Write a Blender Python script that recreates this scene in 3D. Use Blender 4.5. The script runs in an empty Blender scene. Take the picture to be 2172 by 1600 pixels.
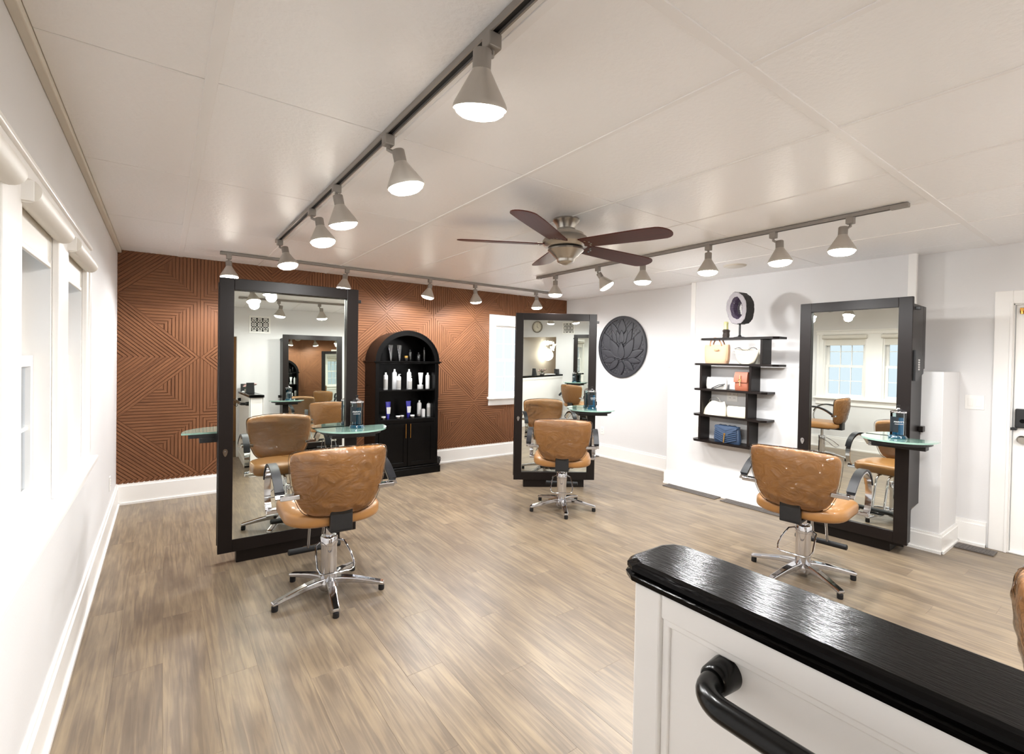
import bpy, bmesh, math, random
from mathutils import Vector, Matrix

random.seed(7)
PI = math.pi
sc = bpy.context.scene
col = sc.collection

# ------------------------------------------------------------------ camera
YAW, PITCH, ROLL, FPX, PY = -0.6303, -0.0122, 0.0167, 1014.79, 772.95
CAM = Vector((0.3565, -5.9303, 1.4743))
cy_, sy_ = math.cos(YAW), math.sin(YAW)
fwd0 = Vector((-sy_, cy_, 0)); rt0 = Vector((cy_, sy_, 0)); up0 = Vector((0, 0, 1))
f2 = math.cos(PITCH) * fwd0 + math.sin(PITCH) * up0
u2 = -math.sin(PITCH) * fwd0 + math.cos(PITCH) * up0
r3 = math.cos(ROLL) * rt0 + math.sin(ROLL) * u2
u3 = -math.sin(ROLL) * rt0 + math.cos(ROLL) * u2
cd = bpy.data.cameras.new('camera'); cam = bpy.data.objects.new('camera', cd); col.objects.link(cam)
cd.sensor_fit = 'HORIZONTAL'; cd.sensor_width = 36.0; cd.lens = FPX / 2172.0 * 36.0
cd.shift_y = -(800.0 - PY) / 2172.0; cd.clip_start = 0.02; cd.clip_end = 200
cam.matrix_world = Matrix(((r3.x, u3.x, -f2.x, CAM.x), (r3.y, u3.y, -f2.y, CAM.y), (r3.z, u3.z, -f2.z, CAM.z), (0, 0, 0, 1)))
sc.camera = cam

# ------------------------------------------------------------------ world, exposure
LAMP_W = 31.0          # watts of each track lamp
BULB_E = 30.0          # bulb face emission
SKY_E = 0.68
sc.view_settings.view_transform = 'Standard'
sc.view_settings.look = 'None'
sc.view_settings.gamma = 1.0
sc.view_settings.use_curve_mapping = False
sc.view_settings.exposure = 0.88
w = bpy.data.worlds.new('overcast_sky'); sc.world = w; w.use_nodes = True
bgn = w.node_tree.nodes['Background']
bgn.inputs['Color'].default_value = (0.82, 0.91, 1.0, 1); bgn.inputs['Strength'].default_value = SKY_E
sc.cycles.max_bounces = 10; sc.cycles.diffuse_bounces = 6; sc.cycles.glossy_bounces = 6
sc.cycles.transparent_max_bounces = 16; sc.cycles.transmission_bounces = 6
sc.cycles.sample_clamp_indirect = 8.0
sc.cycles.caustics_reflective = False; sc.cycles.caustics_refractive = False

# ------------------------------------------------------------------ materials
def lin(c):
    return tuple((x / 12.92 if x <= 0.04045 else ((x + 0.055) / 1.055) ** 2.4) for x in c)
def rgb(r, g, b):
    return lin((r / 255.0, g / 255.0, b / 255.0)) + (1.0,)
class NT:
    def __init__(s, name):
        s.m = bpy.data.materials.new(name); s.m.use_nodes = True
        s.t = s.m.node_tree; s.b = s.t.nodes['Principled BSDF']; s.o = s.t.nodes['Material Output']
    def n(s, typ, **kw):
        nd = s.t.nodes.new(typ)
        for k, v in kw.items(): setattr(nd, k, v)
        return nd
    def l(s, a, b): s.t.links.new(a, b)
    def set(s, **kw):
        for k, v in kw.items(): s.b.inputs[k.replace('_', ' ')].default_value = v
        return s
MT = {}
def plain(name, c, rough=0.5, metal=0.0, bump=0.0, bscale=60.0, coat=0.0, vary=0.0, spec=None, coords='Object', stretch=(1, 1, 1)):
    k = NT(name); k.set(Base_Color=c, Roughness=rough, Metallic=metal, Coat_Weight=coat)
    if coat: k.set(Coat_Roughness=0.06)
    if spec is not None: k.b.inputs['Specular IOR Level'].default_value = spec
    tc = k.n('ShaderNodeTexCoord'); mp = k.n('ShaderNodeMapping'); k.l(tc.outputs[coords], mp.inputs[0])
    mp.inputs['Scale'].default_value = stretch
    nz = k.n('ShaderNodeTexNoise'); nz.inputs['Scale'].default_value = bscale; nz.inputs['Detail'].default_value = 3
    k.l(mp.outputs[0], nz.inputs[0])
    if bump:
        bp = k.n('ShaderNodeBump'); bp.inputs['Strength'].default_value = bump; bp.inputs['Distance'].default_value = 0.01
        k.l(nz.outputs[0], bp.inputs['Height']); k.l(bp.outputs[0], k.b.inputs['Normal'])
    if vary:
        mx = k.n('ShaderNodeMix', data_type='RGBA')
        mx.inputs[6].default_value = tuple(x * (1 - vary) for x in c[:3]) + (1,)
        mx.inputs[7].default_value = tuple(min(1, x * (1 + vary)) for x in c[:3]) + (1,)
        k.l(nz.outputs[0], mx.inputs[0]); k.l(mx.outputs[2], k.b.inputs['Base Color'])
    MT[name] = k.m
    return k
plain('wall_paint', rgb(224, 223, 223), 0.55, bump=0.05, bscale=90)
plain('trim_paint', rgb(243, 241, 238), 0.32, bump=0.02, bscale=40)
plain('ceiling_paint', rgb(244, 243, 243), 0.36, bump=0.28, bscale=45)
plain('cream_paint', rgb(228, 214, 190), 0.6)
plain('brown_paint', rgb(150, 112, 72), 0.6)
plain('espresso', rgb(24, 18, 16), 0.36, spec=0.22, bump=0.03, bscale=30, stretch=(1, 1, 12), vary=0.12)
plain('black_cabinet', rgb(7, 6, 6), 0.25, spec=0.15)
plain('black_plastic', rgb(22, 22, 24), 0.45)
plain('black_rubber', rgb(16, 15, 17), 0.6)
plain('black_gloss', rgb(7, 6, 6), 0.16, spec=0.10, bump=0.10, bscale=120, stretch=(2.5, .35, 1))
plain('black_rail', rgb(9, 9, 9), 0.22, spec=0.3, vary=0.05, bscale=60)
plain('chrome', rgb(205, 205, 208), 0.09, 1.0)
plain('brushed_nickel', rgb(178, 172, 163), 0.3, 1.0, bump=0.03, bscale=200)
plain('lamp_metal', rgb(186, 180, 172), 0.36, 0.45)
plain('track_grey', rgb(150, 144, 138), 0.45, 0.4)
plain('track_slot', rgb(22, 21, 21), 0.6)
plain('brass', rgb(168, 124, 62), 0.25, 1.0)
plain('mirror_silver', rgb(232, 236, 230), 0.0, 1.0)
plain('tan_vinyl', rgb(160, 113, 62), 0.36, coat=0.25, bump=0.05, bscale=220, vary=0.06)
k = NT('tan_covered'); k.set(Base_Color=rgb(160, 110, 58), Roughness=0.4, Coat_Weight=1.0, Coat_Roughness=0.07)
tc_ = k.n('ShaderNodeTexCoord'); mp_ = k.n('ShaderNodeMapping'); mp_.inputs['Scale'].default_value = (1.0, 1.0, 1.7); k.l(tc_.outputs['Object'], mp_.inputs[0])
nz_ = k.n('ShaderNodeTexNoise'); nz_.inputs['Scale'].default_value = 7; nz_.inputs['Detail'].default_value = 2.5; nz_.inputs['Distortion'].default_value = 2.2; k.l(mp_.outputs[0], nz_.inputs[0])
bp_ = k.n('ShaderNodeBump'); bp_.inputs['Strength'].default_value = 0.8; bp_.inputs['Distance'].default_value = 0.06; k.l(nz_.outputs[0], bp_.inputs['Height']); k.l(bp_.outputs[0], k.b.inputs['Coat Normal'])
MT['tan_covered'] = k.m
plain('arm_pad', rgb(30, 30, 33), 0.42, spec=0.2)
plain('white_plastic', rgb(238, 236, 232), 0.35)
plain('off_white', rgb(226, 222, 214), 0.5)
plain('bottle_white', rgb(244, 244, 244), 0.3, coat=0.2)
plain('label_grey', rgb(205, 203, 200), 0.5)
plain('tube_blue', rgb(46, 40, 170), 0.3, coat=0.2)
plain('tube_clear', rgb(40, 40, 44), 0.1, coat=1.0, bump=0.5, bscale=60)
plain('bottle_dark', rgb(20, 19, 21), 0.2, coat=0.6)
plain('bag_peach', rgb(200, 160, 130), 0.5, bump=0.1, bscale=260)
plain('bag_peach_strap', rgb(196, 148, 112), 0.5)
plain('bag_cream', rgb(232, 222, 200), 0.5, bump=0.12, bscale=200)
plain('bag_grey', rgb(205, 202, 196), 0.55, bump=0.12, bscale=200)
plain('bag_ivory', rgb(240, 229, 204), 0.55, bump=0.12, bscale=160)
plain('bag_rust', rgb(160, 94, 70), 0.45, bump=0.12, bscale=240)
plain('bag_blue', rgb(56, 74, 100), 0.42, bump=0.1, bscale=240)
plain('gold', rgb(212, 170, 96), 0.25, 1.0)
plain('geode_rim', rgb(158, 153, 158), 0.25, bump=0.5, bscale=120, vary=0.25)
plain('geode_shell', rgb(38, 36, 36), 0.6, bump=0.6, bscale=60, vary=0.3)
plain('amethyst', rgb(66, 54, 78), 0.25, bump=0.8, bscale=130, coat=0.4, vary=0.4)
plain('crystal_yellow', rgb(206, 200, 140), 0.3, bump=0.3, bscale=60)
plain('rough_rock', rgb(52, 42, 36), 0.7, bump=0.9, bscale=70, vary=0.4)
plain('lotus_black', rgb(44, 44, 50), 0.5, bump=0.15, bscale=90)
plain('grille_dark', rgb(30, 28, 26), 0.8)
plain('clock_rim', rgb(130, 124, 112), 0.45)
plain('clock_face', rgb(232, 226, 210), 0.5)
plain('register_grey', rgb(92, 86, 82), 0.55, bump=0.1)
plain('subfloor', rgb(92, 78, 64), 0.8)
plain('stone_beige', rgb(205, 186, 158), 0.6)
plain('leaf_green', rgb(70, 92, 52), 0.6)
plain('flower_pink', rgb(196, 160, 156), 0.6)
plain('pewter', rgb(150, 145, 140), 0.3, 1.0, bump=0.3, bscale=80)
plain('gold_art', rgb(190, 158, 74), 0.4, 0.3, bump=0.2, bscale=30)
plain('batten_paint', rgb(240, 238, 237), 0.45)
plain('crown_paint', rgb(214, 207, 194), 0.5)
# printing
plain('print_white', rgb(225, 230, 232), 0.5)
plain('label_dark', rgb(10, 22, 30), 0.4)
def emis(name, c, e, base=(0.8, 0.8, 0.8, 1)):
    k = NT(name); k.set(Base_Color=base, Emission_Color=c, Emission_Strength=e, Roughness=0.4); MT[name] = k.m
emis('bulb_face', (1.0, 0.93, 0.82, 1), BULB_E)
emis('chandelier_glow', (1.0, 0.9, 0.72, 1), 1.3)
emis('downlight', (1.0, 0.92, 0.8, 1), 8.0)
def clear(name, tint, refl, rough=0.02, bump=0.0, bscale=20):
    k = NT(name); t = k.t; t.nodes.remove(k.b)
    tr = k.n('ShaderNodeBsdfTransparent'); tr.inputs[0].default_value = tint
    gl = k.n('ShaderNodeBsdfGlossy'); gl.inputs['Roughness'].default_value = rough
    fr = k.n('ShaderNodeLayerWeight'); fr.inputs['Blend'].default_value = refl
    ad = k.n('ShaderNodeMixShader'); fl = k.n('ShaderNodeMath', operation='MAXIMUM'); fl.inputs[1].default_value = 0.0; k.l(fr.outputs['Fresnel'], fl.inputs[0]); k.l(fl.outputs[0], ad.inputs[0]); k.l(tr.outputs[0], ad.inputs[1]); k.l(gl.outputs[0], ad.inputs[2])
    if bump:
        tc = k.n('ShaderNodeTexCoord'); nz = k.n('ShaderNodeTexNoise'); nz.inputs['Scale'].default_value = bscale
        nz.inputs['Detail'].default_value = 2; nz.inputs['Distortion'].default_value = 2.5
        mp = k.n('ShaderNodeMapping'); mp.inputs['Scale'].default_value = (1.6, 1, .6)
        k.l(tc.outputs['Object'], mp.inputs[0]); k.l(mp.outputs[0], nz.inputs[0])
        b = k.n('ShaderNodeBump'); b.inputs['Strength'].default_value = bump; b.inputs['Distance'].default_value = 0.02
        k.l(nz.outputs[0], b.inputs['Height']); k.l(b.outputs[0], gl.inputs['Normal'])
    k.l(ad.outputs[0], k.o.inputs[0]); MT[name] = k.m
clear('window_glass', (0.96, 0.98, 1.0, 1), 0.08)
clear('jar_glass', (0.86, 0.92, 0.93, 1), 0.25)
clear('cover_film', (0.985, 0.98, 0.97, 1), 0.2, 0.12, 0.5, 8)
clear('table_glass', (0.62, 0.80, 0.74, 1), 0.30, 0.03)
k = NT('blue_liquid'); k.set(Base_Color=rgb(12, 92, 132), Roughness=0.08, Coat_Weight=0.5); MT['blue_liquid'] = k.m
k = NT('blue_liquid_dark'); k.set(Base_Color=rgb(16, 58, 76), Roughness=0.08, Coat_Weight=0.5); MT['blue_liquid_dark'] = k.m
k = NT('green_glass_top'); k.set(Base_Color=rgb(150, 186, 172), Roughness=0.04, Coat_Weight=1.0); MT['green_glass_top'] = k.m

def wood_floor():
    k = NT('vinyl_plank'); k.set(Roughness=0.34)
    g = k.n('ShaderNodeNewGeometry'); oi = k.n('ShaderNodeObjectInfo')
    sp = k.n('ShaderNodeSeparateXYZ'); k.l(g.outputs['Position'], sp.inputs[0])
    rm = k.n('ShaderNodeMath', operation='MULTIPLY'); rm.inputs[1].default_value = 57.0; k.l(oi.outputs['Random'], rm.inputs[0])
    cb = k.n('ShaderNodeCombineXYZ'); k.l(sp.outputs[0], cb.inputs[0]); k.l(sp.outputs[1], cb.inputs[1]); k.l(rm.outputs[0], cb.inputs[2])
    def noise(sx, sy, scale, detail, dist=0.0):
        mp = k.n('ShaderNodeMapping'); mp.inputs['Scale'].default_value = (sx, sy, 1); k.l(cb.outputs[0], mp.inputs[0])
        nz = k.n('ShaderNodeTexNoise'); nz.inputs['Scale'].default_value = scale; nz.inputs['Detail'].default_value = detail
        nz.inputs['Distortion'].default_value = dist; k.l(mp.outputs[0], nz.inputs[0]); return nz
    fine = noise(52, 2.6, 1.0, 8, 0.9); broad = noise(9, 1.6, 1.0, 4, 1.2); patch = noise(4, 2.2, 1.6, 3)
    cr = k.n('ShaderNodeValToRGB'); e = cr.color_ramp.elements
    e[0].position = 0.22; e[0].color = rgb(104, 91, 78); e[1].position = 0.78; e[1].color = rgb(168, 148, 119)
    m1 = cr.color_ramp.elements.new(0.45); m1.color = rgb(124, 109, 92)
    m2 = cr.color_ramp.elements.new(0.56); m2.color = rgb(142, 125, 103)
    ad = k.n('ShaderNodeMath', operation='MULTIPLY_ADD'); ad.inputs[1].default_value = 0.62
    k.l(fine.outputs[0], ad.inputs[0])
    ad2 = k.n('ShaderNodeMath', operation='MULTIPLY'); ad2.inputs[1].default_value = 0.38; k.l(broad.outputs[0], ad2.inputs[0]); k.l(ad2.outputs[0], ad.inputs[2])
    rr = k.n('ShaderNodeMath', operation='MULTIPLY_ADD'); rr.inputs[1].default_value = 0.06; rr.inputs[2].default_value = -0.03; k.l(oi.outputs['Random'], rr.inputs[0])
    a3 = k.n('ShaderNodeMath', operation='ADD'); k.l(ad.outputs[0], a3.inputs[0]); k.l(rr.outputs[0], a3.inputs[1])
    k.l(a3.outputs[0], cr.inputs[0])
    mx = k.n('ShaderNodeMix', data_type='RGBA', blend_type='MULTIPLY'); mx.inputs[0].default_value = 0.35
    c2 = k.n('ShaderNodeValToRGB'); c2.color_ramp.elements[0].color = rgb(176, 168, 166); c2.color_ramp.elements[1].color = (1, 1, 1, 1)
    c2.color_ramp.elements[0].position = 0.3; c2.color_ramp.elements[1].position = 0.62
    k.l(patch.outputs[0], c2.inputs[0]); k.l(cr.outputs[0], mx.inputs[6]); k.l(c2.outputs[0], mx.inputs[7]); k.l(mx.outputs[2], k.b.inputs['Base Color'])
    bp = k.n('ShaderNodeBump'); bp.inputs['Strength'].default_value = 0.12; bp.inputs['Distance'].default_value = 0.004
    k.l(fine.outputs[0], bp.inputs['Height']); k.l(bp.outputs[0], k.b.inputs['Normal'])
    MT['vinyl_plank'] = k.m
wood_floor()
def slat_wood(name, axis, c0, c1):
    # axis: direction of the grain in the wall plane, degrees from +X toward +Z
    k = NT(name); k.set(Roughness=0.5); k.b.inputs['Specular IOR Level'].default_value = 0.18
    g = k.n('ShaderNodeNewGeometry'); mp = k.n('ShaderNodeMapping')
    mp.inputs['Rotation'].default_value = (0, math.radians(axis), 0); k.l(g.outputs['Position'], mp.inputs[0])
    m2 = k.n('ShaderNodeMapping'); m2.inputs['Scale'].default_value = (2.2, 1, 75); k.l(mp.outputs[0], m2.inputs[0])
    nz = k.n('ShaderNodeTexNoise'); nz.inputs['Scale'].default_value = 1.0; nz.inputs['Detail'].default_value = 3; k.l(m2.outputs[0], nz.inputs[0])
    cr = k.n('ShaderNodeValToRGB'); cr.color_ramp.elements[0].color = c0; cr.color_ramp.elements[1].color = c1
    cr.color_ramp.elements[0].position = 0.3; cr.color_ramp.elements[1].position = 0.7
    k.l(nz.outputs[0], cr.inputs[0]); k.l(cr.outputs[0], k.b.inputs['Base Color'])
    MT[name] = k.m
WC0, WC1 = rgb(104, 68, 47), rgb(133, 90, 62)
for a in (0, 45, 90, 135): slat_wood('walnut_%d' % a, a, WC0, WC1)
def cherry():
    k = NT('cherry_blade'); k.set(Roughness=0.4); k.b.inputs['Specular IOR Level'].default_value = 0.15
    tc = k.n('ShaderNodeTexCoord'); mp = k.n('ShaderNodeMapping'); mp.inputs['Scale'].default_value = (2, 40, 1); k.l(tc.outputs['Object'], mp.inputs[0])
    nz = k.n('ShaderNodeTexNoise'); nz.inputs['Scale'].default_value = 1.0; nz.inputs['Detail'].default_value = 3; k.l(mp.outputs[0], nz.inputs[0])
    cr = k.n('ShaderNodeValToRGB'); cr.color_ramp.elements[0].color = rgb(58, 22, 17); cr.color_ramp.elements[1].color = rgb(88, 38, 27)
    k.l(nz.outputs[0], cr.inputs[0]); k.l(cr.outputs[0], k.b.inputs['Base Color']); MT['cherry_blade'] = k.m
cherry()

# ------------------------------------------------------------------ mesh helpers
class MB:
    def __init__(s): s.v = []; s.f = []
    def add(s, vs, fs):
        o = len(s.v); s.v.extend([tuple(p) for p in vs]); s.f.extend([tuple(i + o for i in q) for q in fs]); return s
    def box(s, x0, x1, y0, y1, z0, z1):
        x0, x1 = min(x0, x1), max(x0, x1); y0, y1 = min(y0, y1), max(y0, y1); z0, z1 = min(z0, z1), max(z0, z1)
        return s.add([(x0, y0, z0), (x1, y0, z0), (x1, y1, z0), (x0, y1, z0), (x0, y0, z1), (x1, y0, z1), (x1, y1, z1), (x0, y1, z1)],
                     [(0, 3, 2, 1), (4, 5, 6, 7), (0, 1, 5, 4), (1, 2, 6, 5), (2, 3, 7, 6), (3, 0, 4, 7)])
    def rbox(s, x0, x1, y0, y1, z0, z1, b=0.004, seg=2):
        bm = bmesh.new(); bmesh.ops.create_cube(bm, size=1.0)
        for v in bm.verts:
            v.co = Vector(((x0 + x1) / 2 + v.co.x * abs(x1 - x0), (y0 + y1) / 2 + v.co.y * abs(y1 - y0), (z0 + z1) / 2 + v.co.z * abs(z1 - z0)))
        bmesh.ops.bevel(bm, geom=list(bm.edges), offset=b, segments=seg, profile=0.5, affect='EDGES')
        bm.verts.index_update()
        s.add([v.co[:] for v in bm.verts], [[v.index for v in f.verts] for f in bm.faces]); bm.free(); return s
    def prism(s, poly, d0, d1, fn):
        # poly: list of 2d points, fn(a, b, d) -> 3d
        n = len(poly)
        vs = [fn(a, b, d0) for a, b in poly] + [fn(a, b, d1) for a, b in poly]
        fs = [tuple(range(n)), tuple(range(2 * n - 1, n - 1, -1))] + [(i, (i + 1) % n, n + (i + 1) % n, n + i) for i in range(n)]
        return s.add(vs, fs)
    def lathe(s, prof, c=(0, 0, 0), n=24, mat=None):
        vs = []; fs = []
        for r, z in prof:
            for i in range(n):
                a = 2 * PI * i / n; p = Vector((r * math.cos(a), r * math.sin(a), z))
                if mat is not None: p = mat @ p
                vs.append((p.x + c[0], p.y + c[1], p.z + c[2]))
        m = len(prof)
        for j in range(m - 1):
            for i in range(n): fs.append((j * n + i, j * n + (i + 1) % n, (j + 1) * n + (i + 1) % n, (j + 1) * n + i))
        if prof[0][0] > 1e-6: fs.append(tuple(range(n - 1, -1, -1)))
        if prof[-1][0] > 1e-6: fs.append(tuple(range((m - 1) * n, m * n)))
        return s.add(vs, fs)
    def cyl(s, p0, p1, r0, r1=None, n=16):
        r1 = r0 if r1 is None else r1
        p0, p1 = Vector(p0), Vector(p1); d = p1 - p0; L = d.length
        q = d.to_track_quat('Z', 'Y').to_matrix()
        return s.lathe([(r0, 0), (r1, L)], c=p0, n=n, mat=q)
    def tube(s, pts, r, n=10, closed=False):
        pts = [Vector(p) for p in pts]; m = len(pts); vs = []; fs = []
        rs = r if isinstance(r, (list, tuple)) else [r] * m
        ref = None
        for i, p in enumerate(pts):
            if closed: t = pts[(i + 1) % m] - pts[i - 1]
            else: t = pts[min(i + 1, m - 1)] - pts[max(i - 1, 0)]
            t.normalize()
            if ref is None:
                ref = Vector((0, 0, 1)) if abs(t.z) < 0.9 else Vector((1, 0, 0))
            a = (ref - t * ref.dot(t)).normalized(); ref = a; b = t.cross(a)
            for k_ in range(n):
                an = 2 * PI * k_ / n; q = p + (a * math.cos(an) + b * math.sin(an)) * rs[i]; vs.append(q[:])
        mm = m if closed else m - 1
        for j in range(mm):
            j2 = (j + 1) % m
            for k_ in range(n): fs.append((j * n + k_, j * n + (k_ + 1) % n, j2 * n + (k_ + 1) % n, j2 * n + k_))
        if not closed: fs.append(tuple(range(n - 1, -1, -1))); fs.append(tuple(range((m - 1) * n, m * n)))
        return s.add(vs, fs)
    def band(s, pts, side, w, h, lift=0.0, ws=None, hs=None):
        # rectangular section swept along pts; side = width axis
        pts = [Vector(p) for p in pts]; side = Vector(side).normalized(); m = len(pts); vs = []; fs = []
        for i, p in enumerate(pts):
            t = (pts[min(i + 1, m - 1)] - pts[max(i - 1, 0)]).normalized(); nrm = side.cross(t).normalized()
            ww = (ws[i] if ws else w) / 2; hh = (hs[i] if hs else h) / 2; c = p + nrm * lift
            for a, b in ((-1, -1), (1, -1), (1, 1), (-1, 1)): vs.append((c + side * a * ww + nrm * b * hh)[:])
        for j in range(m - 1):
            for k_ in range(4): fs.append((j * 4 + k_, j * 4 + (k_ + 1) % 4, (j + 1) * 4 + (k_ + 1) % 4, (j + 1) * 4 + k_))
        fs.append((3, 2, 1, 0)); fs.append(tuple(range((m - 1) * 4, m * 4)))
        return s.add(vs, fs)
    def rings(s, rings_, cap=True):
        n = len(rings_[0]); o = []; fs = []
        for r in rings_: o.extend(r)
        for j in range(len(rings_) - 1):
            for i in range(n): fs.append((j * n + i, j * n + (i + 1) % n, (j + 1) * n + (i + 1) % n, (j + 1) * n + i))
        if cap: fs.append(tuple(range(n - 1, -1, -1))); fs.append(tuple(range((len(rings_) - 1) * n, len(rings_) * n)))
        return s.add(o, fs)
    def mesh(s, name, mat, smooth=False, angle=40):
        me = bpy.data.meshes.new(name); me.from_pydata(s.v, [], s.f)
        bm = bmesh.new(); bm.from_mesh(me)
        bmesh.ops.remove_doubles(bm, verts=bm.verts, dist=1e-5)
        bmesh.ops.recalc_face_normals(bm, faces=bm.faces)
        if smooth:
            ca = math.radians(angle)
            for f in bm.faces: f.smooth = True
            for e in bm.edges:
                if len(e.link_faces) == 2 and e.calc_face_angle(0) > ca: e.smooth = False
        bm.to_mesh(me); bm.free()
        me.materials.append(MT[mat]); return me
    def build(s, name, mat, parent=None, smooth=False, loc=None, rot=None, angle=40):
        o = bpy.data.objects.new(name, s.mesh(name, mat, smooth, angle)); col.objects.link(o)
        if parent is not None: o.parent = parent
        if loc is not None: o.location = loc
        if rot is not None: o.rotation_euler = rot
        return o
def tag(o, label, cat, group=None):
    o['label'] = label; o['category'] = cat
    if group: o['group'] = group
    return o
def thing(name, label, cat, loc=(0, 0, 0), rz=0.0, group=None):
    o = bpy.data.objects.new(name, None); col.objects.link(o); o.location = loc; o.rotation_euler = (0, 0, rz)
    o.empty_display_size = 0.05
    return tag(o, label, cat, group)
def struct(o): o['kind'] = 'structure'; return o
def sempty(name, loc=(0, 0, 0)):
    o = bpy.data.objects.new(name, None); col.objects.link(o); o.location = loc; return struct(o)
def kids(o): return [c for c in bpy.data.objects if c.parent == o]
def copy_tree(o, parent=None):
    ch = list(o.children); c = o.copy(); col.objects.link(c)
    if parent is not None: c.parent = parent
    for x in ch: copy_tree(x, c)
    return c
def text_part(s, size, mat, parent, loc, rot, name='lettering'):
    cu = bpy.data.curves.new('txt', 'FONT'); cu.body = s; cu.size = size; cu.align_x = 'CENTER'; cu.align_y = 'CENTER'; cu.extrude = 0.0004
    t = bpy.data.objects.new('txt', cu); col.objects.link(t)
    dg = bpy.context.evaluated_depsgraph_get(); me = bpy.data.meshes.new_from_object(t.evaluated_get(dg)); me.name = name
    bpy.data.objects.remove(t); bpy.data.curves.remove(cu)
    me.materials.clear(); me.materials.append(MT[mat])
    o = bpy.data.objects.new(name, me); col.objects.link(o); o.parent = parent; o.location = loc; o.rotation_euler = rot
    return o
def clip(poly, a, b, c):
    # keep a*x+b*y<=c
    out = []
    for i in range(len(poly)):
        p, q = poly[i], poly[(i + 1) % len(poly)]
        dp, dq = a * p[0] + b * p[1] - c, a * q[0] + b * q[1] - c
        if dp <= 0: out.append(p)
        if (dp < 0 < dq) or (dq < 0 < dp):
            t = dp / (dp - dq); out.append((p[0] + (q[0] - p[0]) * t, p[1] + (q[1] - p[1]) * t))
    return out
def area(p): return abs(sum(p[i][0] * p[(i + 1) % len(p)][1] - p[(i + 1) % len(p)][0] * p[i][1] for i in range(len(p)))) / 2

# ================================================================== ROOM SHELL
XR, YF, H = 5.78, -7.222, 2.45
XY = lambda a, b, d: (a, b, d)
XZ = lambda a, b, d: (a, d, b)

# ---- floor
floor = struct(MB().box(-1.3, XR + 0.2, -9.6, 0.2, -0.12, -0.004).build('floor', 'subfloor'))
PW, PL = 0.182, 1.22
plank_mesh = {}
def plank(x0, x1, y0, y1):
    key = (round(x1 - x0, 3), round(y1 - y0, 3))
    if key not in plank_mesh:
        wx, wy = (x1 - x0) / 2 - 0.0001, (y1 - y0) / 2 - 0.00015; c = 0.0005
        m = MB(); n = 4
        ring = lambda i, z: [(-wx + i, -wy + i, z), (wx - i, -wy + i, z), (wx - i, wy - i, z), (-wx + i, wy - i, z)]
        m.rings([ring(0, -0.005), ring(0, -c), ring(c, 0)])
        plank_mesh[key] = m.mesh('plank', 'vinyl_plank')
    o = bpy.data.objects.new('plank', plank_mesh[key]); col.objects.link(o); o.parent = floor
    o.location = ((x0 + x1) / 2, (y0 + y1) / 2, 0)
x = 0.0; r = 0
while x < XR - 0.01:
    x1 = min(x + PW, XR); off = [0.0, 0.42, 0.81, 0.2, 0.61][r % 5] * PL; y = 0.0 + off
    while y > YF:
        ya = min(y, 0.0); yb = max(y - PL, YF)
        if ya - yb > 0.02: plank(x, x1, yb, ya)
        y -= PL
    x = x1; r += 1
# reception floor continues beyond the opening
x = 0.02
for i in range(8):
    for j in range(2): plank(-0.7 + i * PW * 1.2, -0.7 + (i + 1) * PW * 1.2, YF - (j + 1) * 1.1, YF - j * 1.1)

# ---- walls with openings
def wall_rects(u0, u1, z0, z1, holes):
    us = sorted(set([u0, u1] + [h[0] for h in holes] + [h[1] for h in holes])); zs = sorted(set([z0, z1] + [h[2] for h in holes] + [h[3] for h in holes]))
    out = []
    for i in range(len(us) - 1):
        for j in range(len(zs) - 1):
            uc, zc = (us[i] + us[i + 1]) / 2, (zs[j] + zs[j + 1]) / 2
            if not any(h[0] < uc < h[1] and h[2] < zc < h[3] for h in holes): out.append((us[i], us[i + 1], zs[j], zs[j + 1]))
    return out
WIN_L = [(-3.10, -2.47), (-3.95, -3.33), (-4.78, -4.16)]
WZ0, WZ1 = 0.885, 1.985
m = MB()
for a, b, c, d in wall_rects(-9.6, 0.15, 0, H + .1, [(y0, y1, WZ0, WZ1) for y0, y1 in WIN_L]): m.box(-0.15, 0, a, b, c, d)
struct(m.build('wall_left', 'wall_paint'))
BWX0, BWX1, BWZ0, BWZ1 = 4.355, 4.985, 0.90, 1.99
m = MB()
for a, b, c, d in wall_rects(-0.15, XR + .15, 0, H + .1, [(BWX0, BWX1, BWZ0, BWZ1)]): m.box(a, b, 0, 0.15, c, d)
wall_back = struct(m.build('wall_back', 'wall_paint'))
DY0, DY1, DZ = -6.10, -5.20, 1.975
m = MB()
for a, b, c, d in wall_rects(YF - .15, 0.15, 0, H + .1, [(DY0, DY1, 0, DZ)]): m.box(XR, XR + 0.15, a, b, c, d)
wall_right = struct(m.build('wall_right', 'wall_paint'))
OPX0, OPX1, OPZ = -0.02, 1.095, 1.965
m = MB().box(OPX1, XR, YF - .12, YF, 0, H + .1).box(-0.0, OPX1, YF - .12, YF, OPZ, H + .1)
struct(m.build('wall_front', 'wall_paint'))
# chimney breast and its lower wainscot box
CHX, LBX = 5.66, 5.285
m = MB().box(CHX, XR, -4.595, -2.455, 1.40, H + .02)
m.build('chimney_breast', 'wall_paint', wall_right)
m = MB().rbox(LBX, XR, -4.90, -2.375, 0.0, 1.425, 0.004)
m.build('lower_breast', 'wall_paint', wall_right)
for yy in (-2.455, -4.595):
    MB().rbox(CHX - .008, CHX + .03, yy - .03, yy + .03, 1.43, H, .003).build('corner_trim', 'trim_paint', wall_right)
MB().rbox(LBX - .008, LBX + .02, -2.43, -2.368, 1.40, 1.432, .004).build('ledge_cap', 'trim_paint', wall_right)
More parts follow.
